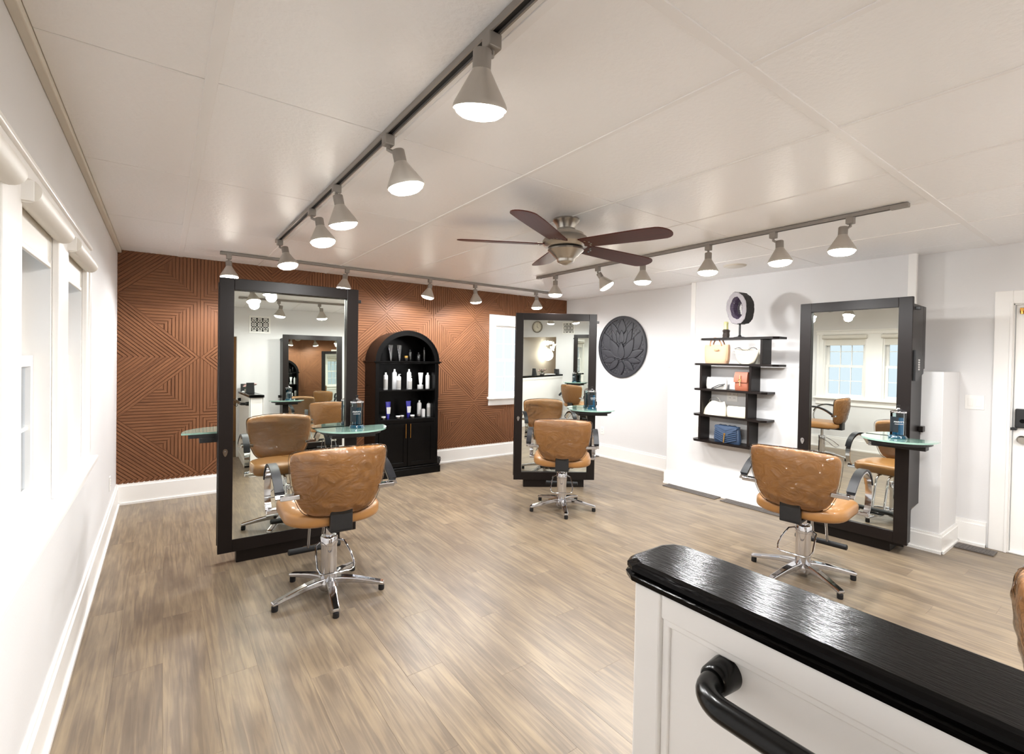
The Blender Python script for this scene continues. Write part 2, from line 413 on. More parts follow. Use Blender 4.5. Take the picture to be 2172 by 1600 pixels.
# reception room beyond the opening
struct(MB().box(-0.9, -0.15, -9.6, -9.5, 0, H).box(-1.3, -1.2, -9.6, YF, 0, H).box(1.7, 1.8, -9.6, YF - .12, 0, H).build('wall_reception', 'cream_paint'))
struct(MB().box(-0.62, 1.8, -9.62, -9.48, 0, H).build('wall_accent', 'brown_paint'))

# ---- ceiling with panels
ceiling = struct(MB().box(-1.3, XR + .15, -9.6, 0.15, H + .008, H + .12).build('ceiling', 'crown_paint'))
CX = [0.028, 0.491, 1.205, 1.91, 2.605, 3.336, 4.035, 4.758, 5.46, XR]
CYR = [0.0, -0.29, -1.493, -2.712, -3.889, -5.095, -6.30, YF]
pm = {}
for i in range(len(CX) - 1):
    for j in range(len(CYR) - 1):
        x0, x1, y1, y0 = CX[i], CX[i + 1], CYR[j], CYR[j + 1]; g = 0.0030
        key = (round(x1 - x0, 3), round(y1 - y0, 3))
        if key not in pm:
            wx, wy = (x1 - x0) / 2 - g, (y1 - y0) / 2 - g; c = .002
            ring = lambda q, z: [(-wx + q, -wy + q, z), (wx - q, -wy + q, z), (wx - q, wy - q, z), (-wx + q, wy - q, z)]
            pm[key] = MB().rings([ring(c, 0), ring(0, c), ring(0, .0082)]).mesh('ceiling_panel', 'ceiling_paint')
        o = bpy.data.objects.new('ceiling_panel', pm[key]); col.objects.link(o); o.parent = ceiling; o.location = ((x0 + x1) / 2, (y0 + y1) / 2, H)
for xc, wd in ((0.491, .042), (1.205, .03), (1.91, .026), (2.605, .018), (3.336, .016), (4.035, .014), (4.758, .014)):
    MB().rbox(xc - wd / 2, xc + wd / 2, YF, 0, H - .004, H + .002, .0015, 1).build('batten', 'batten_paint', ceiling)
for yc, wd in ((-5.095, .036),):
    MB().rbox(0.03, XR, yc - wd / 2, yc + wd / 2, H - .005, H + .002, .0015, 1).build('batten', 'batten_paint', ceiling)
struct(MB().rbox(0, .03, YF, 0, H - .028, H + .008, .004).build('trim_1', 'crown_paint'))
MB_c = MB().box(-1.2, 1.7, -9.5, YF, H, H + .007).build('reception_panel', 'ceiling_paint', ceiling)

# ---- baseboards
def board(name, segs, mat='trim_paint'):
    # segs: list of (p0, p1, inward normal, height, thickness)
    m = MB()
    for (ax, ay), (bx, by), (nx, ny), h, t in segs:
        for z0, z1, tt in ((0, h * .86, t), (h * .86, h, t * .62), (0, .02, t + .012)):
            m.box(min(ax, bx, ax + nx * tt, bx + nx * tt), max(ax, bx, ax + nx * tt, bx + nx * tt), min(ay, by, ay + ny * tt, by + ny * tt), max(ay, by, ay + ny * tt, by + ny * tt), z0, z1)
    return struct(m.build(name, mat))
board('baseboard_left', [((0, 0), (0, YF), (1, 0), .20, .018)])
board('baseboard_back', [((0.0, 0), (XR, 0), (0, -1), .205, .024)])
board('baseboard_right', [((XR, 0), (XR, -2.375), (-1, 0), .20, .018), ((XR, -4.90), (XR, -5.085), (-1, 0), .20, .018), ((XR, -6.22), (XR, YF), (-1, 0), .2, .018)])
board('baseboard_chimney', [((LBX, -2.375 + .018), (LBX, -4.90 - .018), (-1, 0), .15, .018), ((LBX, -2.375), (XR, -2.375), (0, 1), .15, .018), ((LBX, -4.90), (XR, -4.90), (0, -1), .15, .018)])
board('baseboard_front', [((1.3, YF), (XR, YF), (0, 1), .20, .018)])

# ---- carved walnut feature wall
TW, Z0T, TH = 0.6665, 0.235, 0.5985
HOLE = (4.245, 5.095, 0.77, 2.125)
def split_hole(p):
    xa, xb, za, zb = HOLE
    res = [clip(p, 1, 0, xa), clip(p, -1, 0, -xb)]
    mid = clip(clip(p, 1, 0, xb), -1, 0, -xa)
    if mid: res += [clip(mid, 0, 1, za), clip(mid, 0, -1, -zb)]
    return [q for q in res if len(q) > 2 and area(q) > 1e-6]
def facet(tri, nrm, mat, pitch=0.029, gap=0.0065):
    p = clip(clip(clip(clip(tri, 1, 0, XR), -1, 0, 0), 0, 1, H), 0, -1, -0.2)
    if len(p) < 3 or area(p) < 1e-4: return
    polys = split_hole(p)
    if not polys: return
    m = MB()
    for q in polys: m.prism(q, -0.001, -0.008, XZ)
    nx, nz = nrm; ds = [nx * a + nz * b for a, b in tri]; d0, d1 = min(ds), max(ds)
    n = max(1, round((d1 - d0) / pitch)); pt = (d1 - d0) / n
    for i in range(n):
        a, b = d0 + i * pt + gap / 2, d0 + (i + 1) * pt - gap / 2
        for q in polys:
            s_ = clip(clip(q, nx, nz, b), -nx, -nz, -a)
            if len(s_) > 2 and area(s_) > 2e-5: m.prism(s_, -0.0078, -0.0165, XZ)
    m.build('wood_facet', mat, wall_back)
for i in range(9):
    for j in range(-1, 4):
        xa, xb = i * TW, (i + 1) * TW; za, zb = Z0T + j * TH, Z0T + (j + 1) * TH
        dx = xa if i % 2 == 0 else xb; ox = xb if i % 2 == 0 else xa          # slanted corner on even columns at the left
        dz = za if j % 2 == 0 else zb; oz = zb if j % 2 == 0 else za
        # diagonal runs between (dx, oz) and (ox, dz); the slanted half holds corner (dx, dz)
        cxm, czm = (xa + xb) / 2, (za + zb) / 2
        L_ = math.hypot(TW, TH); s1 = 1 if dx < ox else -1; s2 = 1 if dz < oz else -1
        facet([(dx, dz), (ox, dz), (dx, oz)], (s1 * TH / L_, s2 * TW / L_), 'walnut_45' if s1 * s2 < 0 else 'walnut_135', 0.028)
        facet([(dx, oz), (ox, oz), (cxm, czm)], (0, 1), 'walnut_0')
        facet([(ox, dz), (ox, oz), (cxm, czm)], (1, 0), 'walnut_90')

# ---- windows
def window(name, u0, u1, z0, z1, fn, n_in=(1, 0)):
    # fn(u, d, z): d metres into the room from the wall face
    root = sempty(name)
    def bx(m, ua, ub, da, db, za, zb):
        p, q = fn(ua, da, za), fn(ub, db, zb); m.box(p[0], q[0], p[1], q[1], za, zb); return m
    m = MB(); t = .022
    bx(m, u0, u0 + t, -.14, 0, z0, z1); bx(m, u1 - t, u1, -.14, 0, z0, z1); bx(m, u0 + t, u1 - t, -.14, 0, z1 - t, z1); bx(m, u0 + t, u1 - t, -.14, 0, z0, z0 + t)
    m.build('jamb_frame', 'trim_paint', root)
    zm = (z0 + z1) / 2 + .0
    for nm, za, zb, dd in (('upper_sash', zm - .02, z1 - t, -.115), ('lower_sash', z0 + t, zm + .02, -.08)):
        m = MB(); s = .04; a, b = u0 + t + .002, u1 - t - .002
        bx(m, a, a + s, dd, dd + .032, za, zb); bx(m, b - s, b, dd, dd + .032, za, zb); bx(m, a + s, b - s, dd, dd + .032, za, za + s); bx(m, a + s, b - s, dd, dd + .032, zb - s, zb)
        sash = m.build(nm, 'trim_paint', root)
        ga, gb, gc, gd = a + s, b - s, za + s, zb - s
        for c_ in range(1, 3):
            uu = ga + (gb - ga) * c_ / 3; bx(MB(), uu - .006, uu + .006, dd + .006, dd + .026, gc, gd).build('muntin', 'trim_paint', sash)
        zz = (gc + gd) / 2; bx(MB(), ga, gb, dd + .007, dd + .025, zz - .006, zz + .006).build('muntin', 'trim_paint', sash)
        for c_ in range(3):
            for r_ in range(2):
                ua, ub = ga + (gb - ga) * c_ / 3 + .006, ga + (gb - ga) * (c_ + 1) / 3 - .006
                zc, zd = gc + (gd - gc) * r_ / 2 + .006, gc + (gd - gc) * (r_ + 1) / 2 - .006
                bx(MB(), ua, ub, dd + .014, dd + .018, zc, zd).build('pane', 'window_glass', sash)
    return root
LW = lambda u, d, z: (d, u, z)
for i, (y0, y1) in enumerate(WIN_L): window('window_%d' % (i + 1), y0, y1, WZ0, WZ1, LW)
BW = lambda u, d, z: (u, -d, z)
win_b = window('window_4', BWX0, BWX1, BWZ0, BWZ1, BW)
# back window casing
MB().rbox(BWX0 - .105, BWX0, -.028, 0, BWZ0 - .01, BWZ1 + .13, .004).rbox(BWX1, BWX1 + .105, -.028, 0, BWZ0 - .01, BWZ1 + .13, .004).rbox(BWX0, BWX1, -.026, 0, BWZ1, BWZ1 + .13, .004).build('casing', 'trim_paint', win_b)
MB().rbox(BWX0 - .13, BWX1 + .13, -.075, 0.1, BWZ0 - .035, BWZ0, .006).build('sill', 'trim_paint', win_b)
MB().rbox(BWX0 - .105, BWX1 + .105, -.024, 0, BWZ0 - .13, BWZ0 - .035, .004).build('apron', 'trim_paint', win_b)
# casing around the three side windows
YA, YB = WIN_L[0][1], WIN_L[-1][0]
m = MB().rbox(0, .022, YA, YA + .105, WZ0, WZ1 + .0, .004).rbox(0, .022, YB - .105, YB, WZ0, WZ1, .004)
for k_ in range(2): m.rbox(0, .022, WIN_L[k_ + 1][1], WIN_L[k_][0], WZ0, WZ1, .004)
for yy in (YA + .085, YB - .085): m.rbox(0, .03, yy - .02, yy + .02, WZ0, WZ1, .004)
struct(m.build('trim_2', 'trim_paint'))
m = MB().rbox(0, .024, YB - .115, YA + .115, WZ1, WZ1 + .055, .004).rbox(0, .034, YB - .12, YA + .12, WZ1 + .055, WZ1 + .075, .005)
struct(m.build('trim_3', 'trim_paint'))
m = MB().rbox(-.10, .062, YB - .14, YA + .14, WZ0 - .03, WZ0, .007).rbox(0, .02, YB - .11, YA + .11, WZ0 - .125, WZ0 - .03, .004)
struct(m.build('trim_4', 'trim_paint'))
for i, ((y0, y1), lb) in enumerate(zip(WIN_L, ('white rolled-up blind on the side window nearest the wood wall', 'white rolled-up blind on the middle side window', 'white rolled-up blind on the side window nearest the camera'))):
    t = thing('roller_blind', lb, 'blind', (0, (y0 + y1) / 2, WZ1 - .045), group='roller blinds on the side windows'); L_ = (y1 - y0) / 2
    MB().cyl((.03, -L_ - .015, 0), (.03, L_ + .015, 0), .036, n=20).build('fabric_roll', 'off_white', t, smooth=True)
    MB().box(-.004, -.002, -L_ + .02, L_ - .02, -.13, 0.0).rbox(-.008, .002, -L_ + .02, L_ - .02, -.145, -.125, .003).build('hanging_edge', 'off_white', t)
    for s_ in (-1, 1): MB().rbox(-.002, .05, s_ * (L_ + .018) - .003, s_ * (L_ + .018) + .003, -.03, .03, .002).build('end_bracket', 'white_plastic', t)

# ---- door at the far right
door = sempty('door_1')
MB().rbox(XR + .03, XR + .07, DY0 + .015, DY1 - .015, .012, DZ - .012, .003).build('slab', 'trim_paint', door)
MB().box(XR, XR + .14, DY1 - .012, DY1, 0, DZ).box(XR, XR + .14, DY0, DY0 + .012, 0, DZ).box(XR, XR + .14, DY0, DY1, DZ - .012, DZ).build('jamb_frame', 'trim_paint', door)
MB().rbox(XR - .02, XR, DY1 - .004, DY1 + .10, 0, DZ + .10, .004).rbox(XR - .02, XR, DY0 - .10, DY0 + .004, 0, DZ + .1, .004).rbox(XR - .02, XR, DY0 + .004, DY1 - .004, DZ - .004, DZ + .10, .004).rbox(XR - .03, XR, DY1 - .006, DY1 + .012, 0, DZ + .012, .004).build('casing', 'trim_paint', door)
MB().rbox(XR + .0, XR + .13, DY0 + .012, DY1 - .012, 0, .012, .003).build('threshold', 'trim_paint', door)
lk = MB().rbox(XR - .005, XR + .03, DY1 - .115, DY1 - .028, .995, 1.145, .008).build('keypad_lock', 'black_plastic', door)
MB().cyl((XR - .006, DY1 - .07, 1.05), (XR - .004, DY1 - .07, 1.05), .016, n=16).build('lock_button', 'black_gloss', lk)
MB().rbox(XR - .012, XR + .03, DY1 - .04, DY1 - .0, .975, .995, .003).build('latch', 'black_plastic', door)
MB().lathe([(0, -.05), (.02, -.05), (.03, -.04), (.032, -.025), (.02, -.012), (.028, -.004), (.028, 0)], (XR + .03, DY1 - .07, .905), 20, Matrix.Rotation(-PI / 2, 3, 'Y') @ Matrix.Rotation(PI, 3, 'X')).build('knob', 'brushed_nickel', door, smooth=True)
MB().rbox(XR + .02, XR + .032, DY1 - .10, DY1 - .035, DZ - .075, DZ - .035, .003).cyl((XR + .015, DY1 - .05, DZ - .085), (XR + .015, DY1 - .05, DZ - .06), .012).build('closer_bracket', 'brass', door)

# ================================================================== HALF WALL (foreground)
hw = thing('half_wall', 'white panelled half wall with a glossy black cap in the foreground', 'half wall', (0, 0, 0))
MB().box(1.135, 1.275, YF, -5.325, 0, 1.035).build('core', 'trim_paint', hw)
def cap_ring(i, z):
    x0, x1, y1, y0 = 1.113 + i, 1.300 - i, -5.268 - i, YF; c = .038
    return [(x0, y0, z), (x1, y0, z), (x1, y1 - c * .9, z), (x1 - c * .35, y1 - c * .3, z), (x1 - c, y1, z), (x0 + c, y1, z), (x0 + c * .35, y1 - c * .3, z), (x0, y1 - c * .9, z)]
MB().rings([cap_ring(.012, 1.030), cap_ring(.004, 1.034), cap_ring(.002, 1.044), cap_ring(.008, 1.048), cap_ring(.004, 1.054), cap_ring(.004, 1.062), cap_ring(.010, 1.067), cap_ring(.018, 1.070)]).build('cap', 'black_gloss', hw)
MB().rbox(1.120, 1.137, -5.372, -5.312, 0, 1.032, .004).rbox(1.273, 1.288, -5.372, -5.312, 0, 1.032, .004).rbox(1.124, 1.284, -5.327, -5.312, 0, 1.032, .003).build('corner_post', 'trim_paint', hw)
for xs, xe in ((1.123, 1.137), (1.273, 1.287)):
    m = MB().rbox(xs, xe, YF, -5.372, .985, 1.032, .004).rbox(xs, xe, YF, -5.372, 0, .10, .004)
    m.build('panel_rail', 'trim_paint', hw)
    m = MB(); s = 1 if xs < 1.2 else -1; xx = xs + (.006 if s > 0 else 0.0)
    m.rbox(xx, xx + .008, YF, -5.372, .972, .987, .003).rbox(xx, xx + .008, -5.388, -5.372, .10, .976, .003)
    m.build('panel_moulding', 'trim_paint', hw)
gr = thing('grab_rail', 'thick black handrail with rounded flange on the half wall', 'handrail', (0, 0, 0))
RZ_ = .946; RX = 1.042
pts = []
for a in range(0, 10):
    t = a / 9 * PI / 2; pts.append((RX + .05 * (1 - math.sin(t)), -5.498 - .05 * (1 - math.cos(t)), RZ_ - .012 * 0))
pts = [(1.10, -5.498, RZ_)] + pts + [(RX, -5.60, RZ_), (RX, -6.3, RZ_), (RX, -6.95, RZ_)]
MB().tube(pts, .0185, 40).build('rail_tube', 'black_rail', gr, smooth=True)
for yy in (-5.498, -6.90):
    MB().lathe([(.0215, .0), (.0245, .004), (.026, .02), (.0275, .040), (.0275, .0425)], (1.092, yy, RZ_), 72, Matrix.Rotation(PI / 2, 3, 'Y')).build('flange', 'black_rail', gr, smooth=True)
for yy in (-6.15, -6.45, -6.75):
    MB().tube([(RX, yy, RZ_ - .016), (RX, yy, RZ_ - .05), (RX - .01, yy, RZ_ - .065), (RX - .025, yy, RZ_ - .06), (RX - .028, yy, RZ_ - .045)], .004, 8).build('coat_hook', 'black_rail', gr, smooth=True)

# ================================================================== MIRROR STATIONS
def dshape(cx, a, b, y0, n=20, sgn=-1):
    return [(cx + a * math.cos(PI * i / n), y0 + sgn * b * math.sin(PI * i / n) ** .8) for i in range(n + 1)]
def station(label, loc, rz, wd, top, depth, double, myaw=0.0, mtilt=0.0, holder=False, rear_table=True, ta=.265, upper=0.0):
    t = thing('mirror_station', label, 'mirror', loc, rz, 'mirrored styling stations')
    h = wd / 2; bw = .088; z0 = .09; ft = .036
    MB().rbox(-h, -h + bw, 0, ft, z0, top, .003).rbox(h - bw, h, 0, ft, z0, top, .003).rbox(-h + bw, h - bw, 0, ft, top - .078, top, .003).rbox(-h + bw, h - bw, 0, ft, z0, z0 + bw, .003).build('front_frame', 'espresso', t)
    mi = MB().box(-h + bw - .012, h - bw + .012, -.003, .003, -(top - z0 - bw - .078) / 2 - .01, (top - z0 - bw - .078) / 2 + .01).build('mirror_glass', 'mirror_silver', t)
    mi.location = (0, .026, (z0 + bw + top - .078) / 2); mi.rotation_euler = (mtilt, 0, myaw)
    if double:
        MB().box(-h + .06, h - .06, .045, depth - .045, z0 + .05, top - .045).build('core_box', 'espresso', t)
        MB().rbox(-h, h, depth - .034, depth, z0 + .02, top - .02, .003).build('rear_frame', 'espresso', t)
        MB().box(-h + bw, h - bw, depth, depth + .002, z0 + bw + .02, top - .1).build('rear_mirror', 'mirror_silver', t)
    else:
        MB().rbox(-h + .03, h - .004, .045, depth, .36, top - .05, .003).build('core_box', 'espresso', t)
        if upper: MB().rbox(-h + .03, h - .004, depth - .002, upper, 1.445, top - .05, .003).build('upper_box', 'espresso', t)
        MB().rbox(-h + .05, h - .03, .045, depth - .1, .06, .36, .003).build('lower_box', 'espresso', t)
    MB().rbox(-h + .115, h - .115, .03 if double else .045, depth - .03, 0, z0 + .045, .003).build('plinth', 'espresso', t)
    sides = [(1, 0, -1)] + ([(-1, depth, 1)] if double and rear_table else [])
    for sx, yy, sg in sides:
        cx = sx * (h - .055); y1 = yy + sg * .002
        MB().prism(dshape(cx, ta, .30, y1, 24, sg), .905, .917, XY).build('table_top', 'green_glass_top', t)
        MB().prism(dshape(cx, ta - .04, .255, y1, 24, sg), .878, .9048, XY).build('table_support', 'black_plastic', t)
        MB().rbox(cx - .16, cx + .17, min(y1, y1 + sg * .10), max(y1, y1 + sg * .10), .842, .8778, .003).build('table_bracket', 'black_plastic', t)
    # pear-shaped metal hook on the left stile
    pear = [(.014 * math.sin(q) * (1 + .35 * math.cos(q)), .027 * math.cos(q)) for q in [2 * PI * i / 20 for i in range(20)]]
    hk = MB().prism([(-h + .042 + a, .79 + b) for a, b in pear], -.006, -.0005, XZ).build('hook', 'chrome', t)
    MB().cyl((-h + .042, -.018, .797), (-h + .042, -.006, .797), .004, n=10).build('peg', 'chrome', hk)
    MB().rbox(h + .001, h + .035, ft + .008, ft + .04, top - .10, top - .075, .003).build('top_catch', 'black_plastic', t)
    MB().rbox(h + .001, h + .03, depth - .10, depth - .03, .945, .99, .003).build('tool_bracket', 'espresso', t)
    if holder:
        oc = [(.04, 1.588), (.10, 1.585), (.275, 1.53), (.275, 1.41), (.10, 1.352), (.04, 1.354)]
        hx = MB().prism(oc, h - .003, h + .016, lambda a, b, d: (d, a, b)).build('hexagon_holder', 'black_plastic', t)
        for q in range(5):
            MB().rbox(h + .0165, h + .0175, .11, .15, 1.435 + q * .018, 1.448 + q * .018, .002, 1).build('badge', 'label_grey', hx)
    return t
M1 = station('tall dark mirror station standing before the carved wood wall', (1.1365, -2.1229, 0), -.0289, .9427, 1.998, .16, True, .006, -.02)
M2 = station('dark mirror station turned at an angle in front of the back window', (3.985, -1.81, 0), -.585, .93, 1.995, .16, True, -.021, .004, rear_table=False)
M3 = station('dark mirror station fixed to the chimney breast beside the door', (4.9415, -4.3898, 0), -1.535, .785, 1.998, .335, False, -.02, 0.0, holder=True, ta=.235, upper=.415)
M4 = station('dark mirror station by the front wall, seen only in the other mirrors', (2.21, -6.89, 0), PI - .012, .955, 2.0, .31, False)

# disinfectant jars on the glass tables
def jar(label, loc, rz, dark):
    t = thing('disinfectant_jar', label, 'jar', loc, rz, 'disinfectant jars on the station tables'); r = .048
    MB().lathe([(.056, 0), (.058, .006), (.054, .016), (.049, .022), (.049, .026)], n=28).build('base', 'blue_liquid_dark', t, smooth=True)
    MB().lathe([(r, .026), (r, .195), (r - .003, .195), (r - .003, .03), (0, .03)], n=28).build('glass', 'jar_glass', t, smooth=True)
    MB().lathe([(0, .0305), (r - .0045, .0305), (r - .0045, .160), (0, .160)], n=28).build('liquid', 'blue_liquid_dark' if dark else 'blue_liquid', t, smooth=True)
    lb = MB(); n = 14
    a0, a1 = -PI * .98, -PI * .52
    vs = []; fs = []
    for i in range(n + 1):
        a = a0 + (a1 - a0) * i / n
        for z in (.05, .165): vs.append(((r + .0006) * math.cos(a), (r + .0006) * math.sin(a), z))
    for i in range(n): fs.append((i * 2, i * 2 + 2, i * 2 + 3, i * 2 + 1))
    lb.add(vs, fs); lab = lb.build('label', 'label_dark', t, smooth=True)
    for s_, z, sz in (("MARVY'S", .128, .0155), ('DISINFECTANT', .112, .0075)):
        text_part(s_, sz, 'print_white', t, (-.034 * .0, -(r + .0016), z), (PI / 2, 0, 0))
    MB().lathe([(.05, .195), (.051, .2), (.049, .206), (.03, .216), (.012, .223), (.009, .23), (0, .231)], n=28).build('lid', 'chrome', t, smooth=True)
    MB().lathe([(.006, .228), (.006, .24), (.01, .246), (.011, .252), (0, .254)], n=16).build('knob', 'black_plastic', t, smooth=True)
    return t
def on_station(st, lx, ly, z):
    rz = st.rotation_euler[2]; c, s = math.cos(rz), math.sin(rz)
    return (st.location.x + c * lx - s * ly, st.location.y + s * lx + c * ly, z)
jar('blue disinfectant jar on the table of the station by the wood wall', on_station(M1, .44, -.10, .917), -.35, True)
jar('blue disinfectant jar on the table of the angled station by the window', on_station(M2, .40, -.10, .917), -.52, False)
jar('blue disinfectant jar on the table of the station beside the door', on_station(M3, .34, -.09, .917), -1.2, False)
jar('blue disinfectant jar on the front-wall station, seen in the mirrors', on_station(M4, .40, -.09, .917), PI, True)

# ================================================================== STYLING CHAIRS
def back_w(t):
    tb = [(0, .11), (.03, .155), (.08, .188), (.16, .212), (.3, .236), (.5, .255), (.7, .266), (.86, .270), (.93, .266), (.97, .252), (1.0, .205)]
    for (a, b), (c, d) in zip(tb, tb[1:]):
        if t <= c: return b + (d - b) * (t - a) / (c - a)
    return tb[-1][1]
def back_shell(off=0.0, noise=0.0, nu=28, nv=26):
    m = MB(); F = []; B = []
    for j in range(nv + 1):
        t = j / nv; t = .5 - .5 * math.cos(PI * t) if True else t
        w_ = back_w(t) + off; zz = .525 - off + t * (.385 + 2 * off)
        yc = -.255 - .07 * t - .015 * math.sin(PI * t)
        fr, br = [], []
        for i in range(nu + 1):
            s = math.sin(-PI / 2 + PI * i / nu)
            x_ = s * w_; th = (.036 + off) * max(0, 1 - abs(s) ** 5) ** .5 * max(0, 1 - abs(2 * t - 1) ** 7) ** .5
            yy = yc + 1.15 * x_ * x_
            n_ = noise * (math.sin(x_ * 38 + 3 * math.sin(zz * 22)) * math.sin(zz * 33 - x_ * 27 + 1) + .45 * math.sin(x_ * 96 + zz * 71 + 2 * math.sin(x_ * 30))) * (1 - abs(s) ** 8) if noise else 0
            zt = zz + .012 * (1 - s * s) * (t ** 4)
            fr.append((x_, yy + th + n_, zt)); br.append((x_, yy - th * .8 - n_, zt))
        F.append(fr); B.append(br)
    for G in (F, B):
        vs = [p for r_ in G for p in r_]; q = nu + 1
        m.add(vs, [(j * q + i, j * q + i + 1, (j + 1) * q + i + 1, (j + 1) * q + i) for j in range(nv) for i in range(nu)])
    q = nu + 1
    return m
def rr(wx, yb, yf, rb, rf, inset, z, n=7):
    # rounded seat outline, rear corners rb, front corners rf
    pts = []; x_ = wx - inset; y0, y1 = yb + inset, yf - inset
    for cx, cy, r_, a0 in ((x_ - rf, y1 - rf, rf, 0), (-x_ + rf, y1 - rf, rf, PI / 2), (-x_ + rb, y0 + rb, rb, PI), (x_ - rb, y0 + rb, rb, 1.5 * PI)):
        for i in range(n + 1):
            a = a0 + PI / 2 * i / n; pts.append((cx + r_ * math.cos(a), cy + r_ * math.sin(a), z))
    return pts
def make_chair(label, loc, rz, phase, lift):
    t = thing('styling_chair', label, 'chair', loc, rz, 'tan styling chairs')
    hd = []
    # fixed base
    MB().lathe([(.05, .03), (.06, .045), (.062, .075), (.05, .10), (.046, .105)], n=24).build('hub', 'chrome', t, smooth=True)
    for k_ in range(5):
        a = math.radians(phase + 72 * k_) - rz; dx, dy = math.cos(a), math.sin(a)
        rad = [.03, .08, .14, .20, .26, .31, .335]; zz = [.085, .085, .08, .07, .058, .048, .043]
        lg = MB().band([(dx * q, dy * q, z) for q, z in zip(rad, zz)], (-dy, dx, 0), .05, .03, ws=[.056, .054, .05, .046, .042, .042, .040], hs=[.04, .038, .034, .03, .026, .024, .02]).build('leg', 'chrome', t)
        bv = lg.modifiers.new('round', 'BEVEL'); bv.width = .007; bv.segments = 2
        MB().lathe([(.016, 0), (.018, .004), (.018, .03), (.012, .034)], (dx * .318, dy * .318, 0), 14).build('glide', 'black_rubber', lg, smooth=True)
    MB().lathe([(.047, .095), (.047, .305), (.051, .308), (.051, .352), (.047, .358), (.03, .360), (0, .360)], n=28).build('column', 'chrome', t, smooth=True)
    MB().cyl((0, 0, .355), (0, 0, .455 + lift), .021, n=18).build('piston', 'chrome', t, smooth=True)
    # pump lever loop, reaching behind
    lp = [(-.055, .0, .325), (-.085, -.03, .32), (-.10, -.12, .275), (-.105, -.17, .235), (-.095, -.20, .215), (-.075, -.212, .208), (.075, -.212, .208), (.095, -.20, .215), (.105, -.17, .235), (.10, -.12, .275), (.085, -.03, .32), (.055, .0, .325)]
    MB().tube(lp, .0055, 8).build('pump_lever', 'chrome', t, smooth=True)
    L = lift
    MB().rbox(-.11, .11, -.13, .13, .43 + L, .462 + L, .006).build('seat_plate', 'black_plastic', t)
    R = lambda i, z: rr(.275, -.245, .265, .17, .10, i, z + L)
    MB().rings([R(.05, .455), R(.018, .458), R(.004, .470), R(0, .485), R(0, .518), R(.006, .532), R(.022, .544), R(.06, .551), R(.11, .554)]).build('seat', 'tan_vinyl', t, smooth=True, angle=60)
    MB().rbox(-.062, .062, -.285, -.25, .435 + L, .60 + L, .006).rbox(-.062, .062, -.285, -.10, .432 + L, .452 + L, .006).build('back_bracket', 'black_plastic', t)
    bk = back_shell().build('backrest', 'tan_covered', t, smooth=True, loc=(0, 0, L), angle=70)
    back_shell(.008, .0034, 44, 40).build('plastic_cover', 'cover_film', bk, smooth=True, angle=80)
    for s in (-1, 1):
        X_ = .318 * s
        P_ = [(-.245, .655), (-.20, .69), (-.13, .735), (-.05, .765), (.03, .775), (.10, .765), (.165, .73), (.205, .68), (.225, .62), (.22, .56), (.20, .51), (.165, .485)]
        # smooth the path
        Q = []
        for i in range(len(P_) - 1):
            p0 = P_[max(i - 1, 0)]; p1 = P_[i]; p2 = P_[i + 1]; p3 = P_[min(i + 2, len(P_) - 1)]
            for k_ in range(3):
                u = k_ / 3
                Q.append(tuple(.5 * ((2 * p1[d]) + (-p0[d] + p2[d]) * u + (2 * p0[d] - 5 * p1[d] + 4 * p2[d] - p3[d]) * u * u + (-p0[d] + 3 * p1[d] - 3 * p2[d] + p3[d]) * u ** 3) for d in (0, 1)))
        Q.append(P_[-1])
        n = len(Q)
        arm = MB().band([(X_, y_, z_ + L) for y_, z_ in Q], (1, 0, 0), .05, .011, ws=[.044 - .010 * (i / n) for i in range(n)]).build('armrest', 'chrome', t, smooth=True, angle=50)
        np_ = int(n * .68)
        pad = MB().band([(X_, y_, z_ + L) for y_, z_ in Q[2:np_]], (1, 0, 0), .047, .014, lift=.0127).build('arm_pad', 'arm_pad', arm, smooth=True, angle=50)
        MB().rbox(min(X_ - s * .10, X_), max(X_ - s * .10, X_), -.262, -.21, .645 + L, .672 + L, .005).build('arm_bracket', 'chrome', t)
        MB().rbox(min(X_ - s * .075, X_ + s * .015), max(X_ - s * .075, X_ + s * .015), .15, .20, .462 + L, .488 + L, .005).build('arm_foot', 'chrome', t)
    # footrest
    for s in (-1, 1):
        MB().tube([(.045 * s, .16, .452 + L), (.045 * s, .27, .445 + L), (.045 * s, .31, .415 + L), (.045 * s, .37, .19), (.045 * s, .38, .155)], .0095, 10).build('footrest_rod', 'chrome', t, smooth=True)
    MB().tube([(-.17, .385, .15), (-.165, .385, .15), (.165, .385, .15), (.17, .385, .15)], [.012, .02, .02, .012], 14).build('footrest_bar', 'black_rubber', t, smooth=True)
    MB().rbox(-.06, .06, .41, .49, .125, .137, .004).build('foot_plate', 'chrome', t)
    return t
make_chair('tan styling chair facing the mirror station by the wood wall', (1.196, -2.885, 0), -.03, 262, .035)
make_chair('tan styling chair facing the angled mirror station by the window', (3.55, -2.42, 0), -.74, 236, -.005)
make_chair('tan styling chair facing the mirror station beside the door', (3.95, -4.465, 0), -1.47, 98, 0.0)
make_chair('tan styling chair at the front-wall station, its back edge cut by the picture edge', (2.27, -6.045, 0), PI + .2, 200, 0.0)

